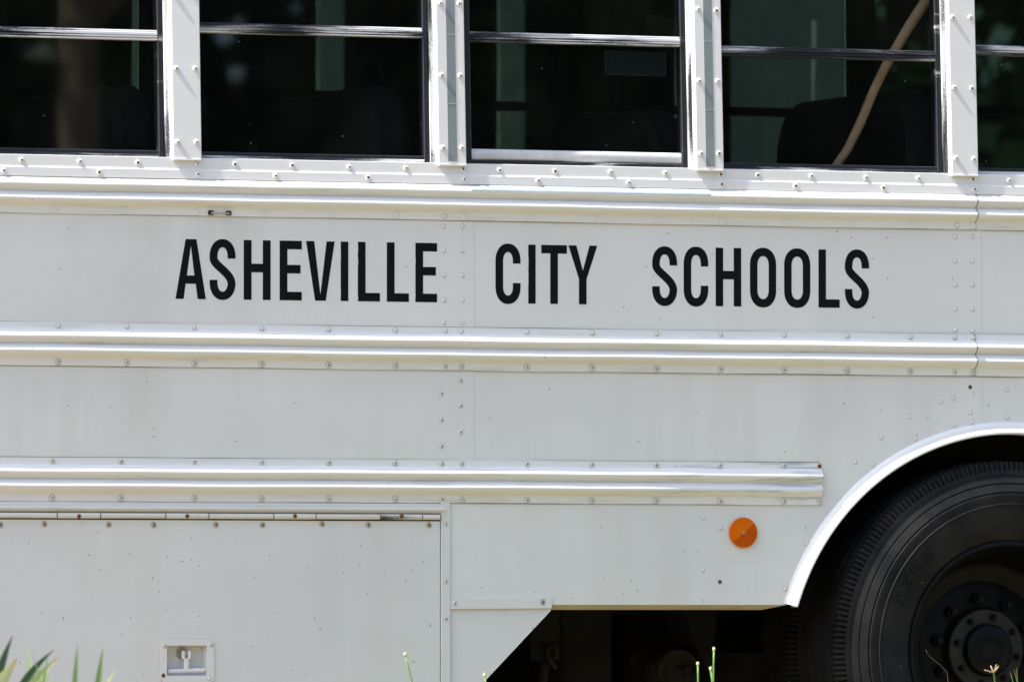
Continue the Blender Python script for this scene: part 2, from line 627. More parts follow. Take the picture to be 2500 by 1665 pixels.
M['ring'] = simple_mat('grimy_rivet_edge', (0.54, 0.52, 0.45), 0.8, var=0.3, scale=300)
M['rust_run'] = simple_mat('rust_bleed', (0.54, 0.46, 0.36), 0.85, var=0.25, scale=200)
R_POP = [dome(0.0071, 0.0052, 0.0030, skirt=0.0014).mesh('pop_rivet', [M['rivet'], M['rust']], True, 40),
         dome(0.0071, 0.0052, 0.0024, skirt=0.0014).mesh('pop_rivet', [M['rivet'], M['dark_hole']], True, 40),
         dome(0.0071, 0.0052, 0.0038, skirt=0.0014).mesh('pop_rivet', [M['rivet'], M['rust']], True, 40)]
R_DOME = dirty(dome(0.0058, 0.0023), 0.0058, 0.0072).mesh('dome_rivet', [M['rivet'], M['ring']], True, 40)
R_RING = dome(0.0056, 0.0021, foot=(0.0105, 0.0009)).mesh('dome_rivet_dimpled', M['rivet'], True, 30)
R_PHIL = dirty(dome(0.0062, 0.0024, cross=True), 0.0062, 0.0076, mi=2).mesh('phillips_screw', [M['rivet'], M['dark_hole'], M['ring']], True, 40)
R_PHILR = dirty(dome(0.0062, 0.0024, cross=True), 0.0062, 0.0092, mi=2).mesh('phillips_screw_dimpled', [M['rivet'], M['dark_hole'], M['ring']], True, 30)
R_RUST = dome(0.0060, 0.0022, cross=True).mesh('rusty_screw', [M['rust'], M['dark_hole']], True, 40)
R_METAL = dirty(dome(0.0070, 0.0036, cross=True), 0.0070, 0.0088, mi=2).mesh('bare_screw', [M['screw'], M['dark_hole'], M['rust_run']], True, 40)


def fasten(name, me, parent, x, z, y=0.0):
    o = link(name, me, parent)
    o.location = (x, y, z)
    o.rotation_euler = (0, random.uniform(-0.6, 0.6), 0)
    return o


# ------------------------------------------------------------------ ground
g = MB()
g.add([(-260, -260, 0), (260, -260, 0), (260, 260, 0), (-260, 260, 0)], [(0, 1, 2, 3)])
tag(g.build('ground', M['ground']), kind='structure')

# ------------------------------------------------------------------ the bus
bus = empty('school_bus', (0, 0, 0), 'white school bus with black lettering, riveted side panels and tinted windows', 'bus')
XL, XR = -2.6, 3.0             # stretch of the bus that is built
R1B, R2T, R2B, R3T, R3B = 1.6612, 1.3745, 1.2592, 1.0192, 0.9038
PB = 0.632
SEAM1, SEAM2 = -0.111, 1.391
DOORX, PILX = -0.2085, -0.181
ARC = (1.4769, 0.4214, 0.7127)


def arc_pts(r, a0, a1, n):
    return [(ARC[0] + r * cos(radians(a0 + (a1 - a0) * i / n)), ARC[1] + r * sin(radians(a0 + (a1 - a0) * i / n))) for i in range(n + 1)]


# letter band panels: the left sheet laps over the right one
panels = []
for x0, x1, y in ((XL, SEAM1, -0.0024), (SEAM1 - 0.03, SEAM2, -0.0012), (SEAM2 - 0.03, XR, 0.0)):
    b = MB()
    b.cbox(x0, x1, y, 0.012 + y, R2T - 0.02, R1B + 0.03, 0.0006)
    panels.append(b.build('side_panel', M['panel'], bus))
# mid band, the right two with the wheel arch cut out
b = MB()
b.cbox(XL, SEAM1 + 0.0005, -0.0024, 0.0096, R3T - 0.02, R2B + 0.03, 0.0006)
mid = [b.build('side_panel', M['panel'], bus)]
aL = math.degrees(math.acos((SEAM2 - ARC[0]) / 0.705))
a_bot = 180 - math.degrees(math.asin((PB - ARC[1]) / 0.705))
out = [(SEAM1 - 0.03, R2B + 0.03), (SEAM1 - 0.03, R3T - 0.05), (PILX - 0.004, R3T - 0.05), (PILX - 0.004, PB)]
out += arc_pts(0.705, a_bot, aL, 40) + [(SEAM2, R2B + 0.03)]
mid.append(poly_plate(out, -0.0012, 0.010).build('side_panel', M['panel'], bus))
aR = math.degrees(math.asin((PB - ARC[1]) / 0.705))
out = [(SEAM2 - 0.0015, R2B + 0.03)] + arc_pts(0.705, aL - 0.02, aR, 50) + [(XR, PB), (XR, R2B + 0.03)]
mid.append(poly_plate(out, 0.0002, 0.011).build('side_panel', M['panel'], bus))
# folded lower lip
b = MB()
xe = arc_pts(0.705, a_bot, aL, 1)[0][0]
b.add([(P(1345, 1475)[0] - 0.005, -0.0012, PB), (xe + 0.002, -0.0012, PB), (xe - 0.06, 0.03, PB - 0.0135), (P(1345, 1475)[0] - 0.012, 0.03, PB - 0.0135),
       (P(1345, 1475)[0] - 0.005, 0.008, PB + 0.0005), (xe + 0.002, 0.008, PB + 0.0005), (xe - 0.06, 0.045, PB - 0.0125), (P(1345, 1475)[0] - 0.012, 0.045, PB - 0.0125)],
      [(0, 1, 2, 3), (4, 5, 6, 7), (3, 2, 6, 7), (0, 3, 7, 4), (1, 2, 6, 5)])
b.build('lower_lip', M['tan'], bus)

# ---------------- rub rails
NSEG = 14
def rail_profile(zb, off=0.0, top=True):
    """from the lower flange edge upwards; two rolled beads between flat flanges"""
    pr = [(0.0, zb), (-0.0042 - off, zb), (-0.0042 - off, zb + 0.0195)]
    H, A, B0 = 0.0375, 0.0165, 0.0215
    for k in range(2):
        for i in range(0 if k == 0 else 1, NSEG + 1):
            u = i / NSEG
            zz = zb + B0 + H * (k + u)
            pr.append((-0.0050 - off - (A + (0.0012 if k == 0 else 0.0)) * (sin(pi * u) ** 0.95 if 0 < u < 1 else 0), zz))
    if top:
        pr += [(-0.0042 - off, zb + B0 + 2 * H + 0.001), (-0.0042 - off, zb + 0.1155), (0.0, zb + 0.1155)]
    else:
        pr += [(-0.004 - off, zb + B0 + 2 * H + 0.006), (0.004, zb + 0.104)]
    return pr


def rub_rail(zb, spans, top=True, mat='rail'):
    res = []
    for x0, x1, off, dent in spans:
        b = MB()
        xs = [x0 + (x1 - x0) * i / 40 for i in range(41)]
        pr = rail_profile(zb, off, top)
        b.extrude_x(pr, xs, closed=False)
        n = len(pr)
        if dent:                       # pushed-in end of the lowest rail
            for k, x in enumerate(xs):
                for i in range(n):
                    X, y, z = b.v[k * n + i]
                    u = max(0.0, min(1.0, (x - dent) / 0.25))
                    q = u * u * (3 - 2 * u)
                    if y < -0.006:
                        low = 1 if z < zb + 0.058 else 0.35
                        b.v[k * n + i] = (X, y + 0.005 * q * low * (-y - 0.005) / 0.0165, z)
        # rounded closed ends
        for k, sgn in ((0, -1), (len(xs) - 1, 1)):
            base = [b.v[k * n + i] for i in range(n)]
            o = len(b.v)
            for (X, y, z) in base:
                bul = max(0.0, -y - 0.0055) * 0.45
                b.v.append((X + sgn * bul, min(0.0, y * 0.25), z))
            for i in range(n - 1):
                b.f.append((k * n + i, k * n + i + 1, o + i + 1, o + i))
                b.mi.append(0)
        for q_, (X, y, z) in enumerate(b.v):         # slightly wavy, as pressed steel is
            b.v[q_] = (X, y + 0.0005 * sin(X * 7.3 + zb * 40) + 0.0003 * sin(X * 19.1 + zb * 17), z + 0.0006 * sin(X * 3.1 + zb * 9) + 0.0004 * sin(X * 11.7 + zb * 23))
        res.append(b.build('rub_rail', M[mat], bus, True, 42))
    return res


JX = P(2378, 562)[0]


def grime_mat():
    m, t, b = new_mat('grime_line')
    a = noise(t, mapping(t, (5, 1, 1)), 1.0, 5, 0.7)
    t.links.new(mixc(t, ramp(t, a, [(0.40, (0, 0, 0)), (0.62, (1, 1, 1))]), (0.33, 0.30, 0.24), (0.06, 0.048, 0.033)), b.inputs['Base Color'])
    b.inputs['Roughness'].default_value = 0.9
    return m


M['grime'] = grime_mat()


def grime(parent, z, x0, x1, h=0.0013, y=-0.0034):
    mb_ = MB()
    mb_.box(x0, x1, y, 0.0, z - h / 2, z + h / 2)
    return mb_.build('grime_line', M['grime'], parent)


rail1 = rub_rail(R1B, [(XL, JX, 0.0022, None), (JX - 0.06, XR, 0.0, None)], top=False)
rail2 = rub_rail(R2B, [(XL, P(2377, 870)[0], 0.0022, None), (JX - 0.06, XR, 0.0, None)])
rail3 = rub_rail(R3B, [(XL, P(2003, 1180)[0], 0.0, P(1560, 1180)[0])], mat='rail3')

grime(rail1[0], R1B - 0.0004, XL, XR - 0.01)
grime(rail2[0], R2B - 0.0004, XL, XR - 0.01)
grime(rail2[0], R2B + 0.1159, XL, XR - 0.01, 0.0011)
grime(rail3[0], R3B - 0.0004, XL, P(2000, 1233)[0], 0.0013)
grime(rail3[0], R3B + 0.1159, XL, P(2000, 1130)[0], 0.0011)
for zb_, rl, jx_, tp_ in ((R1B, rail1[0], JX, False), (R2B, rail2[0], P(2377, 870)[0], True)):     # dark open joint between rail lengths
    b = MB()
    b.extrude_x(rail_profile(zb_, 0.0013, tp_), [jx_ - 0.002, jx_ + 0.0026])
    b.build('joint_gap', M['dark_hole'], rl, True, 42)
low = [129, 297, 478, 641, 804.6, 966, 1083, 1129, 1288, 1446.6, 1604, 1761, 1917, 2071, 2225, 2334, 2380]
for i, px in enumerate(low):
    x = P(px, 540)[0]
    fasten('rivet', R_DOME if px in (1083, 2334) else R_RING, rail1[0], min(x, JX - 0.006), R1B + 0.0105, -0.0072)
topx = [140, 308, 472.5, 636.5, 799.6, 963, 1085, 1124, 1284, 1443.6, 1600.5, 1757, 1912, 2066, 2219.6, 2328, 2373]
for px in topx:
    fasten('rivet', R_DOME, rail2[0], P(px, 808)[0], R2T - 0.0095, -0.0072)
    fasten('screw', R_PHIL if px in (1085, 2328) else R_PHILR, rail2[0], P(px, 894)[0], R2B + 0.0105, -0.0072)
for px in [126, 293.6, 473, 637, 801, 963, 1077, 1126, 1285, 1443, 1600, 1756, 1912, 1999]:
    fasten('screw', R_RUST if px == 1999 else R_PHIL, rail3[0], P(px, 1131)[0], R3T - 0.0095, -0.0050)
    fasten('screw', R_PHIL if px in (1077,) else R_PHILR, rail3[0], P(px, 1218)[0], R3B + 0.0088, -0.0050)
# strip of silver tape along the upper bead of the top rail
b = MB()
u0, u1 = 0.56, 0.98
pr = []
for i in range(9):
    u = u0 + (u1 - u0) * i / 8
    pr.append((-0.0050 - 0.0022 - 0.0009 - 0.0165 * sin(pi * u) ** 0.95, R1B + 0.0215 + 0.0375 * (1 + u) + 0.0006))
xa, xb = P(1143, 460)[0], P(1727, 470)[0]
b.extrude_x(pr, [xa + (xb - xa) * i / 20 for i in range(21)])
b.build('reflective_tape', M['tape2'], rail1[0], True)
# bent wire clip left on the top rail's lower flange
cx0, cz0 = P(512, 520)
cx1, cz1 = P(556, 521)
b = MB()
b.cbox(cx0 - 0.007, cx0 + 0.008, -0.012, -0.004, cz0 - 0.006, cz0 + 0.006, 0.003, 1)
b.cbox(cx1 - 0.008, cx1 + 0.007, -0.012, -0.004, cz1 - 0.006, cz1 + 0.006, 0.003, 1)
pts = [(cx0 + (cx1 - cx0) * i / 8, -0.012 - 0.005 * sin(pi * i / 8), cz0 + (cz1 - cz0) * i / 8 - 0.001) for i in range(9)]
b.tube(pts, 0.0024, 8, 0)
b.build('wire_clip', [M['screw'], M['dark_hole']], rail1[0], True, 40)

# ---------------- letters
HL = 0.1585


def stroke_poly(path, wdt):
    """outline of a constant-width stroke along a path"""
    L, Rr = [], []
    n = len(path)
    for i in range(n):
        p0, p1 = path[max(i - 1, 0)], path[min(i + 1, n - 1)]
        dx, dz = p1[0] - p0[0], p1[1] - p0[1]
        l = hypot(dx, dz)
        nx, nz = -dz / l * wdt / 2, dx / l * wdt / 2
        L.append((path[i][0] + nx, path[i][1] + nz))
        Rr.append((path[i][0] - nx, path[i][1] - nz))
    return L, Rr


def nick(p, q, n=10, amp=0.0011, rng=random.Random(3)):
    """edge from p to q with small chips out of it"""
    res = []
    for i in range(n):
        u = i / n
        j = rng.uniform(0, amp) if rng.random() < 0.45 and i else 0
        res.append((p[0] + (q[0] - p[0]) * u + j, p[1] + (q[1] - p[1]) * u))
    return res


def glyph(ch, W, H, s, chip=False):
    """list of (outline, holes) in a W x H box, stroke s"""
    h = s * 1.03
    if ch in 'ILTEHAVYXZ':
        left = nick((0, 0), (0, H), 16) if chip else [(0, 0)]
        if ch == 'I':
            return [(left + [(0, H), (W, H), (W, 0)], [])]
        if ch == 'L':
            return [(left + [(0, H), (s, H), (s, h), (W, h), (W, 0)], [])]
        if ch == 'T':
            a = (W - s) / 2
            return [([(0, H), (W, H), (W, H - h), (a + s, H - h), (a + s, 0), (a, 0), (a, H - h), (0, H - h)], [])]
        if ch == 'E':
            m0, m1 = H * 0.452, H * 0.452 + h
            return [(left + [(0, H), (W, H), (W, H - h), (s, H - h), (s, m1), (W * 0.945, m1), (W * 0.945, m0), (s, m0), (s, h), (W, h), (W, 0)], [])]
        if ch == 'H':
            m0, m1 = H * 0.462, H * 0.462 + h
            return [([(0, 0), (0, H), (s, H), (s, m1), (W - s, m1), (W - s, H), (W, H), (W, 0), (W - s, 0), (W - s, m0), (s, m0), (s, 0)], [])]
        if ch == 'A':
            t0, t1 = W * 0.33, W * 0.688
            f = 0.268 * W
            return [([(0, 0), (t0, H), (t1, H), (W, 0), (W - f, 0), (W * 0.665, H * 0.255), (W * 0.33, H * 0.255), (f, 0)],
                     [[(W * 0.372, H * 0.393), (W * 0.622, H * 0.393), (W * 0.505, H * 0.895)]])]
        if ch == 'V':
            return [([(0, H), (W * 0.282, H), (W * 0.502, H * 0.098), (W * 0.718, H), (W, H), (W * 0.688, 0), (W * 0.315, 0)], [])]
        if ch == 'Y':
            a = W * 0.365
            return [([(0, H), (W * 0.275, H), (W * 0.5, H * 0.57), (W * 0.73, H), (W, H), (a + s, H * 0.428), (a + s, 0), (a, 0), (a, H * 0.428)], [])]
    ov = 0.012 * H                                     # round letters overshoot
    y0, y1 = -ov, H + ov
    rx, ry = W / 2, H * 0.30
    irx, iry = W / 2 - s, ry - h

    def halfring(top, a0, a1, n, ax, ay):
        cz = (y1 - ry) if top else (y0 + ry)
        pts = []
        for i in range(n + 1):
            a = radians(a0 + (a1 - a0) * i / n)
            e = 0.92
            pts.append((W / 2 + ax * math.copysign(abs(cos(a)) ** e, cos(a)), cz + ay * math.copysign(abs(sin(a)) ** e, sin(a))))
        return pts
    if ch == 'O':
        o = halfring(True, 0, 180, 24, rx, ry) + halfring(False, 180, 360, 24, rx, ry)
        i_ = halfring(True, 0, 180, 20, irx, iry) + halfring(False, 180, 360, 20, irx, iry)
        return [(o, [i_])]
    if ch == 'C':
        zt_, zb_ = H * 0.675, H * 0.345
        o = [(W, zt_)] + [p for p in halfring(True, 0, 180, 24, rx, ry) if p[1] > zt_ or p[0] < W / 2] + [p for p in halfring(False, 180, 360, 24, rx, ry) if p[1] < zb_ or p[0] < W / 2] + [(W, zb_)]
        i_ = [(W - s, zb_)] + [p for p in halfring(False, 360, 180, 20, irx, iry) if p[1] < zb_ or p[0] < W / 2] + [p for p in halfring(True, 180, 0, 20, irx, iry) if p[1] > zt_ or p[0] < W / 2] + [(W - s, zt_)]
        return [(o + i_, [])]
    if ch == 'S':
        mx, my = rx - s / 2, ry - h / 2
        zt_, zb_ = H * 0.685, H * 0.325
        path = [(W - s / 2 - 0.0005, zt_)]
        path += halfring(True, 4, 186, 22, mx, my)
        c0, c3 = path[-1], (W - s / 2, H * 0.265)
        c1, c2 = (s / 2 + 0.001, H * 0.56), (W - s / 2 - 0.001, H * 0.45)
        for i in range(1, 18):
            u = i / 18
            path.append(tuple((1 - u) ** 3 * c0[k] + 3 * u * (1 - u) ** 2 * c1[k] + 3 * u * u * (1 - u) * c2[k] + u ** 3 * c3[k] for k in (0, 1)))
        path += halfring(False, 366, 184, 22, mx, my)[1:]
        path.append((s / 2, zb_))
        L, Rr = stroke_poly(path, s)
        L[0], Rr[0] = (W - s, zt_), (W, zt_)
        L[-1], Rr[-1] = (s, zb_), (0, zb_)
        if L[0][0] > Rr[0][0]:
            L[0], Rr[0] = Rr[0], L[0]
        d = lambda a, b_: hypot(a[0] - b_[0], a[1] - b_[1])
        if d(L[0], L[1]) + d(Rr[0], Rr[1]) > d(L[0], Rr[1]) + d(Rr[0], L[1]):
            L[0], Rr[0] = Rr[0], L[0]
        if d(L[-1], L[-2]) + d(Rr[-1], Rr[-2]) > d(L[-1], Rr[-2]) + d(Rr[-1], L[-2]):
            L[-1], Rr[-1] = Rr[-1], L[-1]
        return [(L + Rr[::-1], [])]


k = 3.484
row = [('A', 427.7, 501.7, 729.6), ('S', 510.9, 574.0, 732), ('H', 594.1, 659.7, 732.5), ('E', 681.8, 735.8, 733.8), ('V', 746.4, 816.1, 735),
       ('i', 831, 849.4, 735.8), ('l', 872.7, 926.6, 737), ('L', 943.6, 997.3, 738), ('e', 1013.3, 1066.1, 739),
       ('C', 1209.2, 1270.3, 742), ('i', 1289.3, 1307.1, 742.3), ('T', 1321.1, 1383.4, 743.5), ('Y', 1387.4, 1457.7, 744.3),
       ('S', 1591.8, 1652.6, 747), ('C', 1668.7, 1728.7, 748), ('H', 1746.8, 1809.1, 750.1), ('O', 1830.6, 1894.4, 752), ('O', 1914, 1977.7, 753.5), ('L', 1998, 2049.4, 755.2), ('S', 2062.3, 2121.2, 756.5)]
zs = [P((a + b_) / 2, yb)[1] for _, a, b_, yb in row]
for (ch, a, b_, yb), z in zip(row, zs):
    xa, xb = P(a, yb)[0], P(b_, yb)[0]
    chip = ch.islower()
    pan, yy = (panels[0], -0.0024) if xa < SEAM1 else (panels[1], -0.0012)
    zb = 1.4405 + (xa + 1.0) * 0.0006
    if ch in 'SCO':
        pass
    for outl, holes in glyph(ch.upper(), xb - xa, HL, 0.0220 if ch not in 'iI' else xb - xa, chip):
        mb = poly_plate([(x + xa, z_ + zb) for x, z_ in outl], yy - 0.0006, yy + 0.0004, [[(x + xa, z_ + zb) for x, z_ in h_] for h_ in holes])
        mb.build('letter', M['letter'], pan)

# ---------------- loose rivets of the panels
for cx_, rows_, pan, y in ((1083, (552.7, 612.4, 672.7, 733, 787.5), panels[0], -0.0024), (1127.6, (552.7, 612.4, 672.7, 733, 787.5), panels[0], -0.0024),
                           (2331.6, (579, 638, 696, 755, 806), panels[1], -0.0012), (2374, (579, 638, 696, 755, 808), panels[1], -0.0012)):
    for r_ in rows_:
        x, z = P(cx_, r_)
        fasten('rivet', R_DOME, pan, x, z, y)
for cx_, rows_ in ((1077, (961, 1025, 1089)), (1123.6, (929.6, 991, 1055))):
    for r_ in rows_:
        x, z = P(cx_, r_)
        fasten('screw', R_PHIL, mid[0], x, z, -0.0024)
for px, py, me in ((2368, 945, R_RUST), (2369, 1008, R_DOME), (2372, 1031, R_DOME), (2326, 972, R_DOME), (2297, 981.6, R_DOME), (2221, 1017.6, R_DOME), (2151, 1068, R_DOME),
                   (2234, 1071, R_DOME), (2329, 1038, R_DOME), (2087, 1128, R_DOME), (2130.6, 1134, R_DOME), (2049.6, 1219, R_DOME), (1969, 1327, R_DOME), (1917, 1437.6, R_DOME),
                   (1716.6, 1263.5, R_DOME), (1759, 1289, R_DOME), (1715, 1391, R_DOME), (1757, 1420, R_RUST)):
    x, z = P(px, py)
    fasten('screw' if me is R_RUST else 'rivet', me, mid[1], x, z, -0.0012)
for px, py in ((2459, 952), (2459, 1019)):
    x, z = P(px, py)
    fasten('rivet', R_DOME, mid[2], x, z, 0.0002)

# ---------------- chips and scuffs that can be picked out on the paint
M['chip'] = simple_mat('bare_chip', (0.10, 0.09, 0.075), 0.9, var=0.4, scale=500)
M['faint'] = simple_mat('pencil_scuff', (0.50, 0.52, 0.53), 0.8, var=0.2, scale=120)
marks = [(1754, 795, 15, 0.0011, -30, 1, 'faint'), (576, 1077, 5, 0.0016, 40, 0, 'chip'), (268, 994, 3, 0.0016, 0, 0, 'chip'), (719, 984, 3, 0.0018, 0, 0, 'chip'), (2414, 990, 8, 0.0016, 80, 2, 'chip'),
         (2377, 959, 5, 0.0014, 80, 1, 'chip'), (1916, 1103, 4, 0.0016, 60, 1, 'chip'), (2265, 1019, 3, 0.0018, 0, 1, 'chip'), (1966, 1288, 9, 0.0012, 85, 1, 'chip'), (1556, 1441, 5, 0.0018, -40, 1, 'chip'),
         (1715, 1466, 4, 0.0018, 0, 1, 'chip'), (1304, 1444, 3, 0.0016, 0, 1, 'chip'), (1475, 1412, 3, 0.0016, 0, 1, 'chip'), (1506, 1282, 2, 0.0016, 0, 1, 'chip')]
marks += [(1657 + 26 * i_, 1374 - i_ * 0.6 + random.uniform(-1, 1), random.uniform(12, 24), 0.0009, 1, 1, 'faint') for i_ in range(8)]
for px, py, ln, th_, ang, which, mt in marks:
    x, z = P(px, py)
    y = (-0.0024, -0.0012, 0.0002)[which]
    mb = MB()
    mb.box(-ln / 842 / 2, ln / 842 / 2, -0.0003, 0.0006, -th_ / 2, th_ / 2)
    o = mb.build('paint_chip' if mt == 'chip' else 'scuff_mark', M[mt], panels[1] if py < 810 else mid[which])
    o.location = (x, y, z)
    o.rotation_euler = (0, -radians(ang), 0)

# ---------------- wheel arch flare
prof = [(0.7135, 0.0), (0.7125, -0.006), (0.7085, -0.0135), (0.7020, -0.0180), (0.6955, -0.0190), (0.6915, -0.0235), (0.6845, -0.0270), (0.6805, -0.0262), (0.679, -0.022), (0.6785, 0.025)]
mb = MB()
a0, a1 = 180 - math.degrees(math.asin((PB - ARC[1]) / 0.70)) , math.degrees(math.asin((PB - ARC[1]) / 0.70))
n = 96
for i in range(n + 1):
    a = radians(a0 + (a1 - a0) * i / n)
    for r_, y in prof:
        mb.v.append((ARC[0] + r_ * cos(a), y, ARC[1] + r_ * sin(a)))
kp = len(prof)
for i in range(n):
    for j in range(kp - 1):
        mb.f.append((i * kp + j, i * kp + j + 1, (i + 1) * kp + j + 1, (i + 1) * kp + j))
        mb.mi.append(0)
mb.build('wheel_arch_flare', M['flare'], bus, True, 50)
mb = MB()                                              # dark wheel housing
pr = arc_pts(0.715, a0, a1, 40)
vs = [(x, 0.012, z) for x, z in pr] + [(x, 0.95, z) for x, z in pr]
fs = [(i, i + 1, 42 + i, 41 + i) for i in range(40)]
mb.add(vs, fs)
mb.box(ARC[0] - 0.75, ARC[0] + 0.75, 0.95, 0.97, 0.25, 1.16)
mb.build('wheel_housing', M['chassis'], bus, True, 40)

# ---------------- luggage door with its hinge, latch and drip lip
DT = P(600, 1268)[1] - 0.0022
hx0, hx1 = P(405, 1610)[0], P(503, 1610)[0]
hz0, hz1 = P(450, 1649)[1], P(450, 1575)[1]
out = [(XL, DT), (DOORX - 0.0012, DT), (DOORX - 0.0012, 0.30), (XL, 0.30)]
door = poly_plate(out, -0.004, 0.008, [[(hx0, hz0), (hx1, hz0), (hx1, hz1), (hx0, hz1)]]).build('luggage_door', M['door'], bus)
for px in (0, 107, 264, 374, 525.6, 639.6, 785, 898, 1046):
    x, z = P(px, 1280)
    fasten('screw', R_METAL, door, x, z + random.uniform(-0.0015, 0.0015), -0.004)
for px, py, ln, ang in ((216.6, 1354.6, 4, 35), (153.5, 1509, 6, -60), (101.5, 1497, 3, 0), (780.5, 1534, 5, 25), (1049, 1526, 7, 85), (403.6, 1490.6, 3, 0), (243, 1391.6, 3, 0), (1009, 1614, 5, -45), (709, 1635, 3, 0), (442, 1369, 4, 20), (372, 1411, 5, 85), (1032, 1370, 3, 80)):
    x, z = P(px, py)
    mb = MB()
    mb.box(-ln / 842 / 2, ln / 842 / 2, -0.0003, 0.0006, -0.0009, 0.0009)
    o = mb.build('paint_chip', M['chip'], door)
    o.location = (x, -0.004, z)
    o.rotation_euler = (0, -radians(ang), 0)
# strip above, with the overhanging drip fold
LIPX = P(1083, 1240)[0]
b = MB()
zt0 = R3B - 0.0005
b.extrude_x([(0.006, zt0 - 0.0012), (-0.0030, zt0 - 0.0012), (-0.0034, zt0 - 0.0130), (-0.0148, zt0 - 0.0165), (-0.0148, zt0 - 0.0180), (-0.0005, zt0 - 0.0285), (0.006, zt0 - 0.0285)],
            [XL, LIPX], closed=True)
b.build('drip_lip', M['rail'], bus, True, 25)
b = MB()
b.box(XL, LIPX, 0.006, 0.012, DT - 0.01, zt0 - 0.02)
b.build('hinge_backing', M['dark_hole'], bus)
HZ, HR = P(600, 1260)[1], 0.0073
hinge = None
jx = [XL] + [P(p, 1260)[0] for p in (136, 242, 401, 506, 664.6, 768, 925, 1027.6, 1072)]
b = MB()
b.extrude_x([(0.0005, DT - 0.001), (0.004, DT - 0.001), (0.004, HZ), (0.0005, HZ)], [XL, jx[-1]], closed=True)
hinge = b.build('hinge', M['dark_hole'], bus)
hm = paint_mat('hinge_paint', base=(0.70, 0.68, 0.63), rough=0.4, speck=0.5, wave=0, dirt=0.6)
worn = frame_mat('worn_hinge_knuckle', 0.40, 0.5, 'x', (0.66, 0.65, 0.62))
for i in range(len(jx) - 1):
    b = MB()
    x0, x1 = jx[i] + 0.0014, jx[i + 1] - 0.0014
    b.tube([(x0, -0.0065, HZ), (x1, -0.0065, HZ)], HR + (0.0003 if i % 2 else 0), 14)
    kn = b.build('hinge_knuckle', worn if i == 7 else hm, hinge, True, 40)
b = MB()
b.tube([(XL, -0.0065, HZ), (jx[-1] - 0.001, -0.0065, HZ)], HR - 0.0012, 10)
b.build('hinge_core', M['dark_hole'], hinge, True, 40)
for px in (189, 453, 716, 976):
    x, z = P(px, 1260)
    fasten('hinge_pin', R_RUST, hinge, x, z + 0.0002, -0.0135)
# latch
ex0, ex1, ez1, ez0 = P(390, 1610)[0], P(520.5, 1610)[0], P(455, 1558.7)[1], P(455, 1667)[1]


def rrect(x0, x1, z0, z1, r, n=5):
    pts = []
    for cx_, cz_, a in ((x1 - r, z1 - r, 0), (x0 + r, z1 - r, 90), (x0 + r, z0 + r, 180), (x1 - r, z0 + r, 270)):
        pts += [(cx_ + r * cos(radians(a + 90 * i / n)), cz_ + r * sin(radians(a + 90 * i / n))) for i in range(n + 1)]
    return pts


poly_plate(rrect(ex0, ex1, ez0, ez1, 0.016), -0.0075, -0.0035, [rrect(hx0, hx1, hz0, hz1, 0.004)]).build('latch_plate', M['strip'], door)
poly_plate(rrect(ex0 - 0.0012, ex1 + 0.0012, ez0 - 0.002, ez1 + 0.0012, 0.017), -0.0046, -0.0042, [rrect(hx0 + 0.0, hx1, hz0, hz1, 0.004)]).build('latch_gasket', M['ring'], door)
b = MB()
vs = [(x, y, z) for y in (-0.0035, 0.024) for x, z in ((hx0 - 0.001, hz0 - 0.001), (hx1 + 0.001, hz0 - 0.001), (hx1 + 0.001, hz1 + 0.001), (hx0 - 0.001, hz1 + 0.001))]
vs[4:] = [(x + (0.004 if x < (hx0 + hx1) / 2 else -0.004), y, z + (0.010 if z < (hz0 + hz1) / 2 else -0.004)) for x, y, z in vs[4:]]
b.add(vs, [(0, 1, 5, 4), (1, 2, 6, 5), (2, 3, 7, 6), (3, 0, 4, 7), (4, 5, 6, 7)])
b.build('latch_pan', M['door'], door)
b = MB()
tz = (P(455, 1637)[1])
tx0, tx1 = P(410, 1637)[0], P(501, 1637)[0]
tm = P(453, 1637)[0] + 0.003
b.tube([(tx0, 0.002, tz - 0.001), (tx1, 0.002, tz + 0.002)], 0.0056, 12)
b.cbox(tm - 0.0062, tm + 0.0062, -0.003, 0.006, tz, P(455, 1606)[1], 0.002)
b.cbox(tm - 0.0115, tm - 0.0045, -0.003, 0.010, P(455, 1608)[1], P(455, 1588)[1], 0.002)
b.cbox(tm + 0.0045, tm + 0.0115, -0.003, 0.010, P(455, 1608)[1], P(455, 1588)[1], 0.002)
b.build('latch_handle', M['strip'], door, True, 40)
b = MB()
dz_ = P(450, 1594)[1]
b.lathe_y([(0.0, 0.021), (0.016, 0.021), (0.017, 0.024), (0.0175, 0.03)], tm - 0.005, dz_, 24)
b.cbox(tm - 0.0035, tm + 0.0035, -0.001, 0.02, dz_ - 0.006, dz_ + 0.004, 0.001)
b.build('latch_spindle', M['screw'], door, True, 40)
for px, py, me in ((399, 1576, R_PHIL), (513, 1573.5, R_PHIL), (396.5, 1648, R_RUST), (508, 1655, R_DOME)):
    x, z = P(px, py)
    fasten('screw', me, door, x, z, -0.0075)

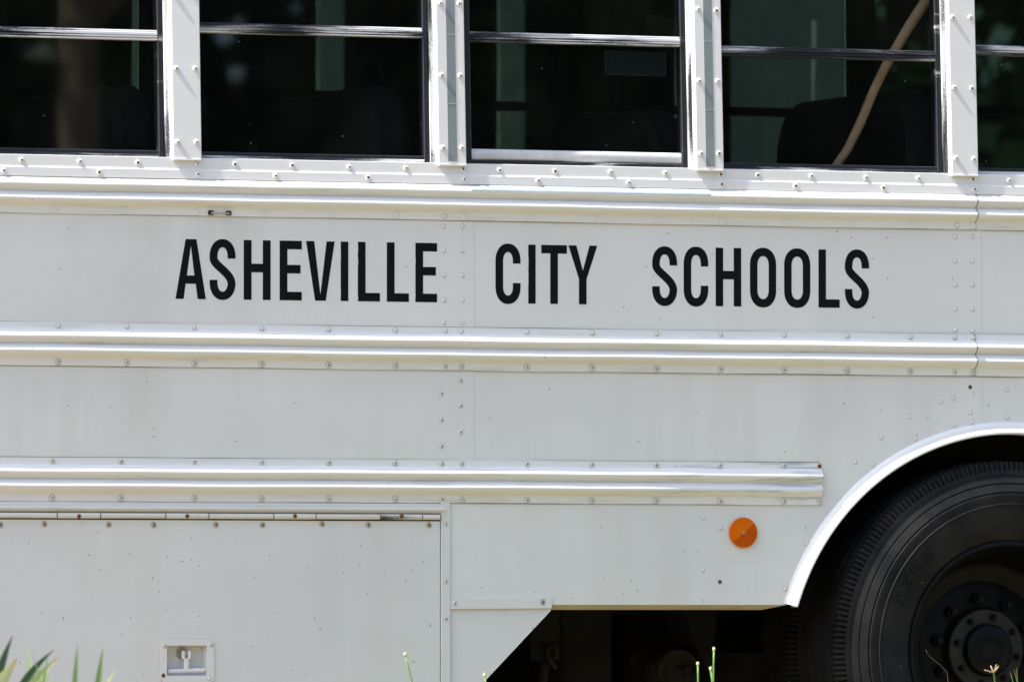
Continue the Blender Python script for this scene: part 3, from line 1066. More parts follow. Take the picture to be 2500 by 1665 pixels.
# ---------------- pillar strip beside the door, bracket and slanted skirt plate
b = MB()
b.cbox(DOORX + 0.0016, PILX, -0.0065, 0.008, 0.30, R3B + 0.004, 0.0008)
pil = b.build('pillar_strip', M['door'], bus)
for r_ in (1279, 1419, 1509.6):
    x, z = P(1086, r_)
    fasten('screw', R_PHIL, pil, x, z, -0.0065)
bx1 = P(1345, 1475)[0]
c1, c2 = P(1345, 1490), P(1195, 1650)
sl_ = (c2[0] - c1[0]) / (c2[1] - c1[1])
zz = 0.35
sk = poly_plate([(PILX - 0.004, PB + 0.02), (bx1 - 0.003, PB + 0.02), (c1[0], c1[1]), (c1[0] + sl_ * (zz - c1[1]), zz), (PILX - 0.004, zz)], 0.0008, 0.010).build('skirt_plate', M['door'], bus)
b = MB()
za, zb_ = P(1220, 1461)[1], P(1220, 1486)[1]
zc_, zd_ = P(1340, 1457)[1], P(1340, 1484)[1]
vs = [(PILX + 0.001, za), (bx1, zc_), (bx1, zd_), (PILX + 0.001, zb_)]
br = poly_plate(vs, -0.0058, -0.0010).build('bracket_strip', M['strip'], bus)
x, z = P(1108, 1471.6)
fasten('screw', R_PHIL, br, x, z, -0.0058)
x, z = P(1323, 1469)
fasten('screw', R_METAL, br, x, z, -0.0058)

# ---------------- amber side reflector
rx_, rz_ = P(1812.7, 1300)
RR = 0.0412
b = MB()
b.lathe_y([(RR - 0.003, -0.001), (RR, -0.002), (RR, -0.0075), (RR - 0.0012, -0.0088), (RR - 0.003, -0.0088), (RR - 0.0032, -0.0075)], rx_, rz_, 48)
refl = b.build('side_reflector', M['amber'], bus, True, 30)
for mat, s0, nm in ((M['amber'], 0, 'lens'), (M['amber_shaded'], 1, 'lens')):  # lit and shaded half of one lens, the split held in colour
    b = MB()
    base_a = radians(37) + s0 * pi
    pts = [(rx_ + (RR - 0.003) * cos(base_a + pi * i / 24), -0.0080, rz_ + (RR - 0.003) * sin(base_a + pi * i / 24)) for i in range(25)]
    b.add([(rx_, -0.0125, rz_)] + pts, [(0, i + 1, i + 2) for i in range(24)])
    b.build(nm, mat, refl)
fasten('screw', dome(0.0042, 0.002, 0.0018).mesh('reflector_rivet', [M['screw'], M['dark_hole']], True, 40), refl, rx_, rz_, -0.0118)

# ------------------------------------------------------------------ window section (leans inwards)
SH = 0.0525                                            # height of the riveted sill strip
posts_px = [(422, 387), (1070, 398.5), (1700, 412), (2323, 429)]
PW = 0.081
post_x = [S(*p, -0.014)[0] for p in posts_px]
pitch = (post_x[3] - post_x[0]) / 3
post_x = [post_x[0] - 2 * pitch, post_x[0] - pitch] + post_x + [post_x[3] + pitch, post_x[3] + 2 * pitch]
TOPH = 0.86
joint_px = (491, 1139.5, 1768.5, 2386)
jxs = [S(p, 430)[0] for p in joint_px]
sx = [XL] + jxs + [XR]
strips = []
for i in range(len(sx) - 1):
    off = 0.0016 * (len(sx) - i) * 0.5
    b = MB()
    x0 = sx[i] - (0.02 if i else 0)
    b.extrude_x([(0.004, -0.004), (-0.0066 - off, -0.004), (-0.0066 - off, 0.0190), (-0.0030 - off, 0.0226), (-0.0030 - off, SH - 0.001), (-0.0022 - off, SH), (0.03, SH + 0.001)],
                [x0, sx[i + 1]])
    n = 7
    b.f.append(tuple(n + q for q in range(n)))
    b.mi.append(0)
    strips.append((sx[i], sx[i + 1], off, b.build('sill_strip', M['strip'], bus, False, matrix=SLOPE)))


def on_strip(px, py, lowrow, joint=False):
    x = S(px, py)[0]
    for a, c, off, o in strips:
        if a <= x < c:
            h = 0.0092 if lowrow else 0.0368
            fasten('rivet', random.choice(R_POP), o, x, h + random.uniform(-0.0008, 0.0008), (-0.0066 if lowrow else -0.0030) - off)
            return


for px in (50, 192, 334, 479, 571, 711, 850, 988, 1128, 1217, 1353, 1488, 1622, 1757, 1848, 1978.5, 2111.6, 2240, 2373, 2461):
    on_strip(px, 405 + px * 0.021, False)
for px in (5, 238.5, 479, 668.6, 895, 1129, 1310, 1531, 1758, 1939, 2153, 2375):
    on_strip(px, 428 + px * 0.0205, True)

for i, x in enumerate(post_x):
    b = MB()
    b.cbox(x, x + PW, -0.016, 0.020, SH - 0.006, TOPH, 0.0022)
    b.box(x + 0.001, x + PW - 0.001, -0.0185, -0.010, SH - 0.008, SH - 0.0045)
    po = b.build('window_post', M['strip'], bus, matrix=SLOPE)
    for q in range(4):
        for dx in (0.0125, 0.0665):
            h = SH + 0.0405 + 0.195 * q
            fasten('rivet', random.choice(R_POP), po, x + dx + random.uniform(-0.0008, 0.0008), h + random.uniform(-0.0015, 0.0015), -0.016)
    if i in (3, 4):
        b = MB()
        b.box(x + 0.0283, x + 0.0541, -0.0166, -0.0150, SH + 0.004, TOPH)
        b.build('reflective_tape', M['tape'], po)
        b = MB()
        for hh in (SH + 0.158, SH + 0.345):
            b.box(x + 0.0283, x + 0.0541, -0.0170, -0.0160, hh, hh + 0.0011)
        b.build('tape_joint', M['bare'], po)

# windows: (left stile, right stile, height of the meeting rail top)
mull = {1: (400, 75), 2: (491, 54.5), 3: (1155, 77.5), 4: (1770, 112), 5: (2385, 110)}
for i in range(len(post_x) - 1):
    x0, x1 = post_x[i] + PW, post_x[i + 1]
    h1 = S(*mull[i], 0.012)[1] if i in mull else 0.36
    low_open = (i == 3)
    ls = 0.026 if low_open else 0.009
    fb = MB()
    h0 = SH + 0.001
    fb.cbox(x0 - 0.008, x0 + ls, 0.010, 0.045, h0, TOPH, 0.002, 0)                      # left stile
    fb.cbox(x1 - 0.013, x1 + 0.008, 0.006, 0.045, h0, TOPH, 0.002, 1)                   # worn outer channel
    fb.cbox(x1 - 0.029, x1 - 0.0135, 0.012, 0.045, h0, TOPH, 0.002, 0)                  # right stile
    if not low_open:
        fb.cbox(x0 - 0.004, x1 - 0.0295, 0.010, 0.045, h0, h0 + 0.0085, 0.0015, 2)      # bottom channel
        fb.cbox(x0 - 0.004, x1 - 0.0295, 0.014, 0.045, h0 + 0.009, h0 + 0.0185, 0.0015, 0)
    else:
        fb.cbox(x0 - 0.004, x1 - 0.0295, 0.006, 0.045, h0, h0 + 0.009, 0.0015, 2)
    win = fb.build('window', [M['frame_black'], M['frame_z'], M['frame_x']], bus, matrix=SLOPE)
    ph0 = h0 + 0.0185
    if low_open:
        b = MB()
        b.extrude_x([(0.03, h0 + 0.0115), (0.018, h0 + 0.0115), (0.0150, h0 + 0.0150), (0.0145, h0 + 0.030), (0.0155, h0 + 0.0385), (0.019, h0 + 0.0415), (0.03, h0 + 0.0415)],
                    [x0 + ls + 0.0015, x0 + ls + 0.006, x1 - 0.036, x1 - 0.0305], closed=True)
        b.build('sash_foot', M['bare'], win, True, 50)
        ph0 = h0 + 0.041
    # meeting rail with two thin worn ridges
    b = MB()
    xa, xb = x0 + ls + 0.0006, x1 - 0.0296
    b.extrude_x([(0.036, h1), (0.0165, h1), (0.0150, h1 - 0.0015), (0.0150, h1 - 0.0062), (0.0115, h1 - 0.0072), (0.0115, h1 - 0.0128), (0.0160, h1 - 0.0140), (0.0160, h1 - 0.0160), (0.0105, h1 - 0.0168),
                 (0.0105, h1 - 0.0196), (0.0165, h1 - 0.0204), (0.0165, h1 - 0.0226), (0.0105, h1 - 0.0234), (0.0105, h1 - 0.0262), (0.018, h1 - 0.0275), (0.036, h1 - 0.0275)], [xa, xb], closed=True)
    b.build('meeting_rail', M['frame_x'], win)
    b = MB()
    b.box(xa, xb, 0.0255, 0.0295, ph0 - 0.002, h1 - 0.002)
    lower = b.build('pane', M['glass'], win)
    b = MB()
    b.box(xa, xb, 0.0185, 0.0225, h1 - 0.002, TOPH)
    b.build('pane', M['glass'], win)
    if i == 3:                                         # dim sticker inside the lower pane
        q = [S(1477, 125.5, 0.031), S(1625, 131.5, 0.031), S(1625, 187, 0.031), S(1478.5, 182.5, 0.031)]
        b = MB()
        b.add([(x, 0.0310, z) for x, z in q] + [(x, 0.0316, z) for x, z in q], [(0, 1, 2, 3), (4, 5, 6, 7), (0, 1, 5, 4), (1, 2, 6, 5), (2, 3, 7, 6), (3, 0, 4, 7)])
        b.build('window_sticker', M['sticker'], win)
        b = MB()
        for a_, c_ in ((0, 1), (1, 2), (2, 3), (3, 0)):
            b.tube([(q[a_][0], 0.0306, q[a_][1]), (q[c_][0], 0.0306, q[c_][1])], 0.0006, 4)
        b.build('sticker_edge', M['sticker_edge'], win)

# ------------------------------------------------------------------ rest of the body: roof, floor, inner wall, far side, seats
BW = 2.40
b = MB()
pr = []
for i in range(13):
    a = radians(180 - 15 * i)
    pr.append(((BW + 0.07) / 2 + (BW - 0.03) / 2 * cos(a), 2.60 + 0.42 * sin(a)))
b.extrude_x(pr + [(y * 0.98 + 0.024, z - 0.03) for y, z in pr[::-1]], [XL - 0.4, XR + 4.6], closed=True)
b.build('roof', M['strip'], bus, True, 40)
b = MB()
b.box(XL - 0.4, 0.62, 0.02, BW - 0.02, 0.96, 1.0)
b.box(0.62, XR + 4.6, 0.99, BW - 0.02, 0.96, 1.0)
b.box(2.35, XR + 4.6, 0.02, 0.99, 0.96, 1.0)
b.build('floor', M['interior'], bus)
b = MB()
b.box(XL - 0.4, 0.70, 0.014, 0.045, R3T - 0.06, ZT + 0.02)
b.box(0.70, XR, 0.014, 0.045, 1.145, ZT + 0.02)
b.build('inner_wall', M['interior'], bus)
b = MB()
b.box(XL - 0.4, XR + 4.6, BW - 0.04, BW, 0.34, 1.80)
b.build('far_wall', M['interior'], bus)
b = MB()
b.box(XR + 0.0, XR + 4.6, 0.0, 0.04, 0.34, 2.60)
b.build('rear_wall_section', M['panel'], bus)
b = MB()
b.box(XL - 0.42, XL - 0.40, 0.0, BW, 0.30, 2.95)
b.build('front_bulkhead', M['interior'], bus)
for i in range(-2, 11):
    x = post_x[2] + pitch * i
    b = MB()
    b.box(x, x + PW, BW - 0.05, BW - 0.013, 1.80, 2.62)
    b.build('far_post', M['interior'], bus)
    b = MB()
    hm_ = 2.118 + (0.02 if i % 3 == 1 else 0.0)
    b.box(x + PW, x + pitch, BW - 0.04, BW - 0.013, 1.80, 1.83)
    b.box(x + PW, x + pitch, BW - 0.04, BW - 0.013, hm_ - 0.013, hm_ + 0.013)
    fw_ = b.build('far_window', M['interior'], bus)
    b = MB()
    b.box(x + PW, x + pitch, BW - 0.012, BW - 0.008, 1.83, 2.62)
    b.build('pane', M['far_glass'], fw_)
# high-backed bench seats
def seat(xc, y0, y1, top):
    b = MB()
    w_, r_ = y1 - y0, 0.16
    outl = [(y0, 1.35), (y1, 1.35)]
    outl += [(y1 - r_ * 0.9 + r_ * 0.9 * cos(radians(a)), top - r_ + r_ * sin(radians(a))) for a in range(0, 91, 15)]
    outl += [(y0 + r_ * 0.9 - r_ * 0.9 * cos(radians(a)), top - r_ + r_ * sin(radians(a))) for a in range(90, -1, -15)]
    n_ = len(outl)
    cy, cz = (y0 + y1) / 2, 1.7
    lay = [(xc - 0.055, 0.96), (xc - 0.035, 1.0), (xc + 0.035, 1.0), (xc + 0.055, 0.96)]
    vs = [(x, cy + (y - cy) * s_, cz + (z - cz) * s_) for x, s_ in lay for y, z in outl]
    fs = [(k_ * n_ + i_, k_ * n_ + (i_ + 1) % n_, (k_ + 1) * n_ + (i_ + 1) % n_, (k_ + 1) * n_ + i_) for k_ in range(3) for i_ in range(n_)]
    fs += [tuple(range(n_))[::-1], tuple(3 * n_ + i_ for i_ in range(n_))]
    b.add(vs, fs)
    b.cbox(xc + 0.05, xc + 0.45, y0, y1, 1.28, 1.42, 0.03)
    b.cbox(xc + 0.02, xc + 0.40, y0 + 0.1, y1 - 0.1, 1.0, 1.28, 0.01)
    return b.build('bench_seat', M['seat'], bus, True, 40)


for q, (px, top) in enumerate(((960, 2.03), (1640, 1.985), (2262, 2.055), (2900, 2.03), (330, 2.02))):
    seat(P(px, 300, 0.10)[0], 0.10, 1.02, top)

# ------------------------------------------------------------------ wheel
AX, AZ, WY = 1.4648, 0.508, -0.0525      # the sidewall stands almost as far out as the flare
b = MB()
tp = [(0.292, 0.060), (0.300, 0.040), (0.318, 0.027), (0.340, 0.019), (0.344, 0.0175), (0.347, 0.018), (0.370, 0.013), (0.388, 0.0115), (0.3965, 0.0115), (0.3985, 0.0085), (0.4015, 0.0085), (0.4035, 0.0115),
      (0.420, 0.0098), (0.4285, 0.0106), (0.4300, 0.0170), (0.4335, 0.0175), (0.4350, 0.0140), (0.4540, 0.0210), (0.4552, 0.0255), (0.4580, 0.0260), (0.4592, 0.0230), (0.4780, 0.0300), (0.4788, 0.0320), (0.4798, 0.0308),
      (0.4930, 0.0350), (0.4935, 0.0352), (0.5150, 0.0420), (0.5180, 0.0460), (0.5190, 0.0700), (0.5080, 0.0710), (0.5080, 0.0790), (0.5195, 0.0800), (0.5195, 0.1150), (0.5080, 0.1160), (0.5080, 0.1240), (0.5195, 0.125),
      (0.5195, 0.185), (0.508, 0.186), (0.508, 0.194), (0.519, 0.195), (0.517, 0.232), (0.495, 0.250), (0.40, 0.272), (0.33, 0.262), (0.292, 0.225)]
NL = 212


def lug(i, j, r, y):
    if i % 3 == 2 and 25 <= j <= 27:
        return r - 0.006, y + 0.007
    if i % 3 == 2 and j == 28:
        return r - 0.005, y
    return r, y


b.lathe_y(tp, AX, AZ, NL * 3, 0, lug)
tyre_me = b.mesh('tyre', M['tyre'], True, 24)
b = MB()
b.lathe_y([(0.283, 0.062), (0.2985, 0.046), (0.3005, 0.040), (0.2985, 0.0345), (0.2935, 0.0330), (0.288, 0.0365), (0.2835, 0.048), (0.276, 0.060), (0.266, 0.085), (0.258, 0.14), (0.250, 0.185), (0.236, 0.205), (0.215, 0.214), (0.190, 0.216), (0.185, 0.213),
           (0.120, 0.213), (0.118, 0.225), (0.05, 0.226)], AX, AZ, 96)
wheel = b.build('wheel', M['hub'], bus, True, 35)
link('tyre', tyre_me, wheel)
inner = link('tyre', tyre_me, wheel)
inner.location = (0, 0.32, 0)
b = MB()
b.lathe_y([(0.0, 0.150), (0.008, 0.150), (0.009, 0.153), (0.026, 0.1525), (0.029, 0.149), (0.033, 0.149), (0.036, 0.152), (0.058, 0.154), (0.067, 0.158), (0.071, 0.166), (0.0725, 0.180), (0.110, 0.181), (0.1125, 0.184), (0.1130, 0.197), (0.105, 0.199), (0.100, 0.22)], AX, AZ, 64)
b.build('axle_flange', M['hub_dust'], wheel, True, 35)
b = MB()
b.lathe_y([(0.0, 0.1492), (0.0075, 0.1492), (0.0085, 0.1522), (0.0255, 0.1517), (0.0285, 0.1482), (0.0335, 0.1482), (0.0365, 0.1512), (0.0585, 0.1532), (0.0675, 0.1572), (0.0718, 0.1655), (0.0732, 0.1800)], AX, AZ, 64)
b.build('axle_cap', M['hub'], wheel, True, 35)


def nut(name, r, h, stud, parent_y):
    b_ = MB()
    b_.lathe_y([(0.0, -h), (r * 0.8, -h), (r, -h * 0.8), (r, 0.0), (r * 1.25, 0.001), (r * 1.25, 0.004)], 0, 0, 6)
    b_.lathe_y([(0.0, -h - stud), (r * 0.5, -h - stud), (r * 0.55, -h)], 0, 0, 8)
    return b_.mesh(name, M['hub'], False)


nm_, bm_ = nut('lug_nut', 0.0175, 0.022, 0.014, 0), nut('axle_bolt', 0.0095, 0.012, 0.007, 0)
for i in range(10):
    a = radians(97 + 36 * i)
    fasten('lug_nut', nm_, wheel, AX + 0.1429 * cos(a), AZ + 0.1429 * sin(a), 0.213)
for i in range(8):
    a = radians(78 + 45 * i)
    fasten('axle_bolt', bm_, wheel, AX + 0.0925 * cos(a), AZ + 0.0925 * sin(a), 0.181)

tl = {'X': [[(0, 0), (.28, 0), (1, 1), (.72, 1)], [(.72, 0), (1, 0), (.28, 1), (0, 1)]], 'Z': [[(0, 0), (1, 0), (1, .2), (0, .2)], [(0, .8), (1, .8), (1, 1), (0, 1)], [(0, .2), (.3, .2), (1, .8), (.7, .8)]],
      'E': [[(0, 0), (.28, 0), (.28, 1), (0, 1)], [(.28, 0), (1, 0), (1, .2), (.28, .2)], [(.28, .4), (.9, .4), (.9, .6), (.28, .6)], [(.28, .8), (1, .8), (1, 1), (.28, 1)]],
      '2': [[(0, 0), (1, 0), (1, .2), (0, .2)], [(0, .2), (.32, .2), (1, .62), (.72, .62)], [(.72, .6), (1, .6), (1, .9), (.72, .9)], [(.1, .8), (.9, .8), (.8, 1), (.2, 1)], [(0, .7), (.28, .7), (.28, .9), (0, .9)]]}
for ch, deg in (('X', 157), ('Z', 149.5), ('E', 142), ('2', 134.5)):
    mb = MB()
    for quad in tl[ch]:
        vs = []
        for yy in (0.0178, 0.0138):
            for (u, v_) in quad:
                rr = 0.350 + 0.026 * v_
                a_ = radians(deg - (u - 0.5) * 5.2)
                y_ = yy - (rr - 0.35) * 0.16
                vs.append((AX + rr * cos(a_), y_, AZ + rr * sin(a_)))
        mb.add(vs, [(0, 1, 2, 3), (4, 5, 6, 7), (0, 1, 5, 4), (1, 2, 6, 5), (2, 3, 7, 6), (3, 0, 4, 7)])
    mb.build('tyre_letter', M['tyre'], wheel)

# ------------------------------------------------------------------ chassis seen under the skirt
b = MB()
b.box(XL, XR + 4, 0.62, 0.70, 0.60, 0.84)
b.box(XL, XR + 4, 1.70, 1.78, 0.60, 0.84)
b.build('frame_rail', M['chassis'], bus)
b = MB()
b.box(XL, DOORX + 0.02, 0.06, 0.85, 0.34, 0.88)
b.build('luggage_box', M['chassis'], bus)
b = MB()
b.box(XL, 0.6, 1.5, BW - 0.05, 0.34, 0.90)
b.box(0.6, XR + 4.0, 1.9, BW - 0.05, 0.25, 0.90)
b.build('far_box', M['chassis'], bus)
x0, z0 = P(1296, 1600, 0.30)
x1, z1 = P(1366, 1612, 0.30)
b = MB()
b.box(x0, x1, 0.30, 0.308, z1, 0.80)
out_b = b.build('hanger_bracket', M['chassis'], bus)
hxk, hzk = P(1346, 1592, 0.29)
b = MB()
b.tube([(hxk + 0.014 * cos(radians(a)), 0.285, hzk + 0.018 * sin(radians(a))) for a in range(-60, 240, 20)] + [(hxk + 0.012, 0.285, hzk - 0.045)], 0.006, 8)
b.build('hook', M['chassis_brown'], bus, True, 60)
b = MB()
xk, zk = P(1330, 1650, 0.32)
b.tube([(hxk - 0.004, 0.32, hzk - 0.02), (xk - 0.03, 0.33, 0.30)], 0.016, 8)
b.build('drag_strap', M['chassis_brown'], bus, True)
x0, x1 = P(1366, 1560, 0.40)[0], P(1497, 1560, 0.40)[0]
b = MB()
b.cbox(x0, x1, 0.40, 0.47, 0.33, 0.78, 0.01)
b.build('mud_flap', M['chassis'], bus)
bxk, bzk = P(1655, 1640, 0.38)
b = MB()
b.lathe_y([(0.0, 0.37), (0.012, 0.37), (0.014, 0.378), (0.045, 0.380), (0.05, 0.37), (0.062, 0.37), (0.066, 0.39), (0.066, 0.46)], bxk, bzk, 32)
b.lathe_y([(0.0, 0.335), (0.010, 0.335), (0.012, 0.34), (0.012, 0.37)], bxk + 0.012, bzk + 0.006, 6)
b.build('spring_eye', M['chassis_brown'], bus, True, 30)
b = MB()
sx0, sz0 = P(1640, 1490, 0.36)
sx1, sz1 = P(1760, 1490, 0.36)
b.add([(sx0, 0.36, 0.72), (sx1, 0.36, 0.72), (sx1 - 0.02, 0.36, bzk + 0.08), (bxk + 0.10, 0.36, bzk - 0.02), (bxk + 0.04, 0.36, bzk + 0.08),
       (sx0, 0.50, 0.72), (sx1, 0.50, 0.72), (sx1 - 0.02, 0.50, bzk + 0.08), (bxk + 0.10, 0.50, bzk - 0.02), (bxk + 0.04, 0.50, bzk + 0.08)],
      [(0, 1, 2, 3, 4), (5, 6, 7, 8, 9), (0, 1, 6, 5), (1, 2, 7, 6), (2, 3, 8, 7), (3, 4, 9, 8), (4, 0, 5, 9)])
b.build('spring_hanger', M['chassis'], bus)
b = MB()
b.box(bxk - 0.1, AX + 0.6, 0.47, 0.54, 0.42, 0.50)
b.build('leaf_spring', M['chassis'], bus)
b = MB()
b.tube([(AX, 0.55, AZ), (AX, 1.85, AZ)], 0.09, 16)
b.lathe_y([(0.09, 1.0), (0.2, 1.05), (0.22, 1.2), (0.2, 1.35), (0.09, 1.4)], AX, AZ, 24)
b.build('rear_axle', M['chassis'], bus, True, 40)
wheel.location.y = WY
b = MB()
b.box(0.2, AX + 1.2, 1.45, 1.5, 0.2, 0.62)
b.build('exhaust_shield', M['chassis'], bus)

# ------------------------------------------------------------------ stick leaning inside the fourth window
SY = 0.14
pp = [(2043, 402), (2069, 366), (2101, 300), (2134, 220), (2166, 155), (2190, 115), (2218, 68), (2262, 0)]
pts = [(P(a, c, SY)[0], SY, P(a, c, SY)[1]) for a, c in pp]
d0 = Vector(pts[0]) - Vector(pts[1])
d1 = Vector(pts[-1]) - Vector(pts[-2])
pts = [tuple(Vector(pts[0]) + d0 * 2.2)] + pts + [tuple(Vector(pts[-1]) + d1 * 2.0), tuple(Vector(pts[-1]) + d1 * 4.5)]
rad = [0.0092, 0.0095, 0.0100, 0.0106, 0.0103, 0.0108, 0.0112, 0.0118, 0.0122, 0.0124, 0.0124]
b = MB()
b.tube(pts, [q_ * 1.22 for q_ in rad], 14)
stick = b.build('wooden_stick', M['wood'], None, True)
tag(stick, 'bent bare wooden stick leaning behind the tinted window glass', 'stick')

# ------------------------------------------------------------------ second white bus parked beyond
Y2 = 8.6
bus2 = empty('white_bus', (P(1246, 300, Y2)[0], Y2, 0), 'pale posts of another white bus seen dimly through the tinted windows', 'bus')
ox = bus2.location.x
b = MB()
xend = P(2075, 200, Y2)[0] - ox
xq = P(1787, 200, Y2)[0] - ox
b.box(-7.0, xend, 0.0, 2.4, 0.45, 1.70)
b.build('side_wall', M['bus2'], bus2)
b = MB()
b.box(-7.0, xend, 0.0, 2.4, 2.95, 3.10)
b.build('roof', M['bus2'], bus2)
b = MB()
b.box(xq, xend, 0.0, 2.4, 1.70, 2.95)
b.build('corner_panel', M['bus2'], bus2)
p2 = P(806, 200, Y2)[0] - ox
pt2 = (P(1246, 200, Y2)[0] - P(356, 200, Y2)[0]) / 2
for i in range(-8, 4):
    x = p2 + pt2 * i
    if x > xq - 0.05 or x < -6.8:
        continue
    b = MB()
    b.box(x - 0.05, x + 0.05, -0.012, 0.03, 1.70, 2.95)
    b.build('window_post', M['bus2'], bus2)
    b = MB()
    b.box(x + 0.04, min(x + pt2 - 0.04, xq - 0.002), 0.015, 0.025, 1.70, 2.95)
    b.build('pane', M['black_glass'], bus2)
b = MB()
b.box(-7.0, xq - 0.003, 0.03, 0.06, 1.70, 2.95)
b.build('dark_interior', M['interior'], bus2)
for wx in (-5.2, xend - 1.6):
    b = MB()
    b.lathe_y([(0.0, 0.12), (0.28, 0.10), (0.30, 0.04), (0.42, 0.01), (0.5, 0.04), (0.515, 0.1), (0.515, 0.3)], wx, 0.515, 32)
    b.build('wheel', M['tyre'], bus2, True, 40)

# ------------------------------------------------------------------ plants in front of the bus
def blade(mb, pts, width, mi=0, tip_mi=None, twist=0.3):
    """flat tapering leaf along pts (root first)"""
    n_ = len(pts)
    o = len(mb.v)
    for i_, p in enumerate(pts):
        u = i_ / (n_ - 1)
        w_ = width * (min(1.0, 0.45 + 2.2 * u) if u < 0.3 else 1.0) * (1 - max(0.0, (u - 0.84) / 0.16) ** 1.3) / 2 + 0.0004
        p = Vector(p)
        d = (Vector(pts[min(i_ + 1, n_ - 1)]) - Vector(pts[max(i_ - 1, 0)])).normalized()
        side = d.cross(Vector((sin(twist), -cos(twist), 0))).normalized()
        out_ = d.cross(side) * 0.18 * w_
        mb.v += [tuple(p - side * w_), tuple(p + out_), tuple(p + side * w_)]
    for i_ in range(n_ - 1):
        m_ = tip_mi if tip_mi is not None and i_ >= n_ - 2 else mi
        for k_ in (0, 1):
            mb.f.append((o + i_ * 3 + k_, o + i_ * 3 + k_ + 1, o + i_ * 3 + 4 + k_, o + i_ * 3 + 3 + k_))
            mb.mi.append(m_)


def curve(root, a, tip, n_=30):
    """quadratic-ish path root -> passing a -> tip"""
    r, a, t_ = Vector(root), Vector(a), Vector(tip)
    la, lt = (a - r).length, (t_ - a).length
    ua = la / (la + lt)
    c = (a - r * (1 - ua) ** 2 - t_ * ua ** 2) / (2 * ua * (1 - ua))
    return [tuple(r * (1 - u) ** 2 + c * 2 * u * (1 - u) + t_ * u * u) for u in [i_ / (n_ - 1) for i_ in range(n_)]]


LEAFW = 1.15


def plant(name, root_px, Y, leaves, label, cat, group):
    rx0 = P(root_px, 1665, Y)[0]
    e = empty(name, (rx0, Y, 0), label, cat, group)
    for (tx, ty, bx, by, wd, mat, tipm, dy) in leaves:
        tX, tZ = P(tx, ty, Y + dy)
        bX, bZ = P(bx, by, Y + dy * 0.6)
        mb = MB()
        r0 = (random.uniform(-0.02, 0.02) + (bX - rx0) * 0.35, random.uniform(-0.02, 0.02), 0.0)
        blade(mb, curve(r0, (bX - rx0, dy * 0.6, bZ), (tX - rx0, dy, tZ)), wd * LEAFW, 0, 1 if tipm else None, random.uniform(-0.4, 0.5))
        mb.build('leaf', [M[mat], M[tipm or mat]], e, True)
    return e


YP = -3.0
plant('strappy_plant', 10, YP, [(31, 1551, -2, 1640, 0.018, 'leaf_dark', None, 0.03), (43, 1604, 4, 1662, 0.030, 'leaf_pale', 'leaf_tip', -0.05), (20, 1600, -20, 1665, 0.012, 'leaf_green', None, 0.08)],
      'leafy plant with a dark blade and a pale yellow-tipped blade', 'plant', None)
plant('strappy_plant', 90, YP + 0.15, [(131, 1586, 66, 1655, 0.0155, 'leaf_dark', None, 0.02), (65, 1580, 79, 1664, 0.0105, 'leaf_green', None, 0.06), (146, 1601, 92, 1655, 0.018, 'leaf_pale', 'leaf_tip', -0.03),
                               (118, 1597, 106, 1664, 0.007, 'leaf_green', None, -0.06), (80, 1595, 98, 1664, 0.003, 'leaf_green', None, -0.08), (112, 1610, 116, 1664, 0.005, 'leaf_green', None, 0.1), (60, 1665, 40, 1690, 0.02, 'leaf_pale', 'leaf_tip', 0.0)],
      'tangle of crossing green, dark and yellow-tipped grassy leaves', 'plant', None)
plant('grass_tuft', 184, YP - 0.3, [(190, 1570, 183, 1664, 0.0095, 'leaf_green', None, 0.02), (176, 1700, 180, 1760, 0.004, 'leaf_green', None, 0.0)], 'single upright pale green blade beside the leafy plants', 'grass', None)
plant('grass_tuft', 248, YP - 0.1, [(252, 1580, 240, 1664, 0.0125, 'leaf_green', None, 0.02), (284, 1633, 262, 1664, 0.007, 'leaf_pale', 'leaf_tip', 0.0), (334, 1660, 340, 1690, 0.006, 'leaf_green', None, 0.0)],
      'pair of green blades, the shorter one pale tipped', 'grass', None)


def bud_stem(name, tops, Y, label, root_px, group=None):
    e = empty(name, (P(root_px, 1665, Y)[0], Y, 0), label, 'weed', group)
    ox_ = e.location.x
    for tx, ty, bx, dy in tops:
        tX, tZ = P(tx, ty, Y + dy)
        bX, bZ = P(bx, 1665, Y + dy)
        mb = MB()
        cp = curve((0.0, 0.0, 0.0), (bX - ox_, dy, bZ), (tX - ox_, dy, tZ), 16)
        mb.tube(cp, [0.0030 - 0.0009 * i_ / 15 for i_ in range(16)], 8)
        st = mb.build('stem', M['stem'], e, True)
        mb = MB()
        c = Vector(cp[-1])
        vs, fs = [], []
        for j in range(7):
            a = pi * j / 6
            rr = 0.0042 * sin(a) * (1.0 if a < pi / 2 else 0.9)
            vs += [(c.x + rr * cos(2 * pi * q / 10), c.y + rr * sin(2 * pi * q / 10), c.z + 0.0055 * cos(a) + 0.001) for q in range(10)]
        fs = [(j * 10 + q, j * 10 + (q + 1) % 10, (j + 1) * 10 + (q + 1) % 10, (j + 1) * 10 + q) for j in range(6) for q in range(10)]
        mb.add(vs, fs)
        mb.build('bud', M['bud'], st, True)
    return e


bud_stem('budding_weed', [(989, 1598, 1006, 0.0)], -1.6, 'leaning thin weed with one cream bud in front of the luggage door', 1018)
bud_stem('budding_weed', [(1182.6, 1648, 1186, 0.0)], -1.6, 'short weed with a cream bud before the slanted skirt edge', 1190)
bud_stem('budding_weed', [(1703.7, 1621, 1704.5, 0.0)], -1.6, 'straight green weed stalk with pale bud, standing alone before the dark underbody', 1705)
bud_stem('budding_weed', [(1743, 1585, 1741.5, 0.0), (1735, 1633, 1739, -0.02)], -1.6, 'forked green weed with a tall and a short budded stalk before the dark underbody', 1741)
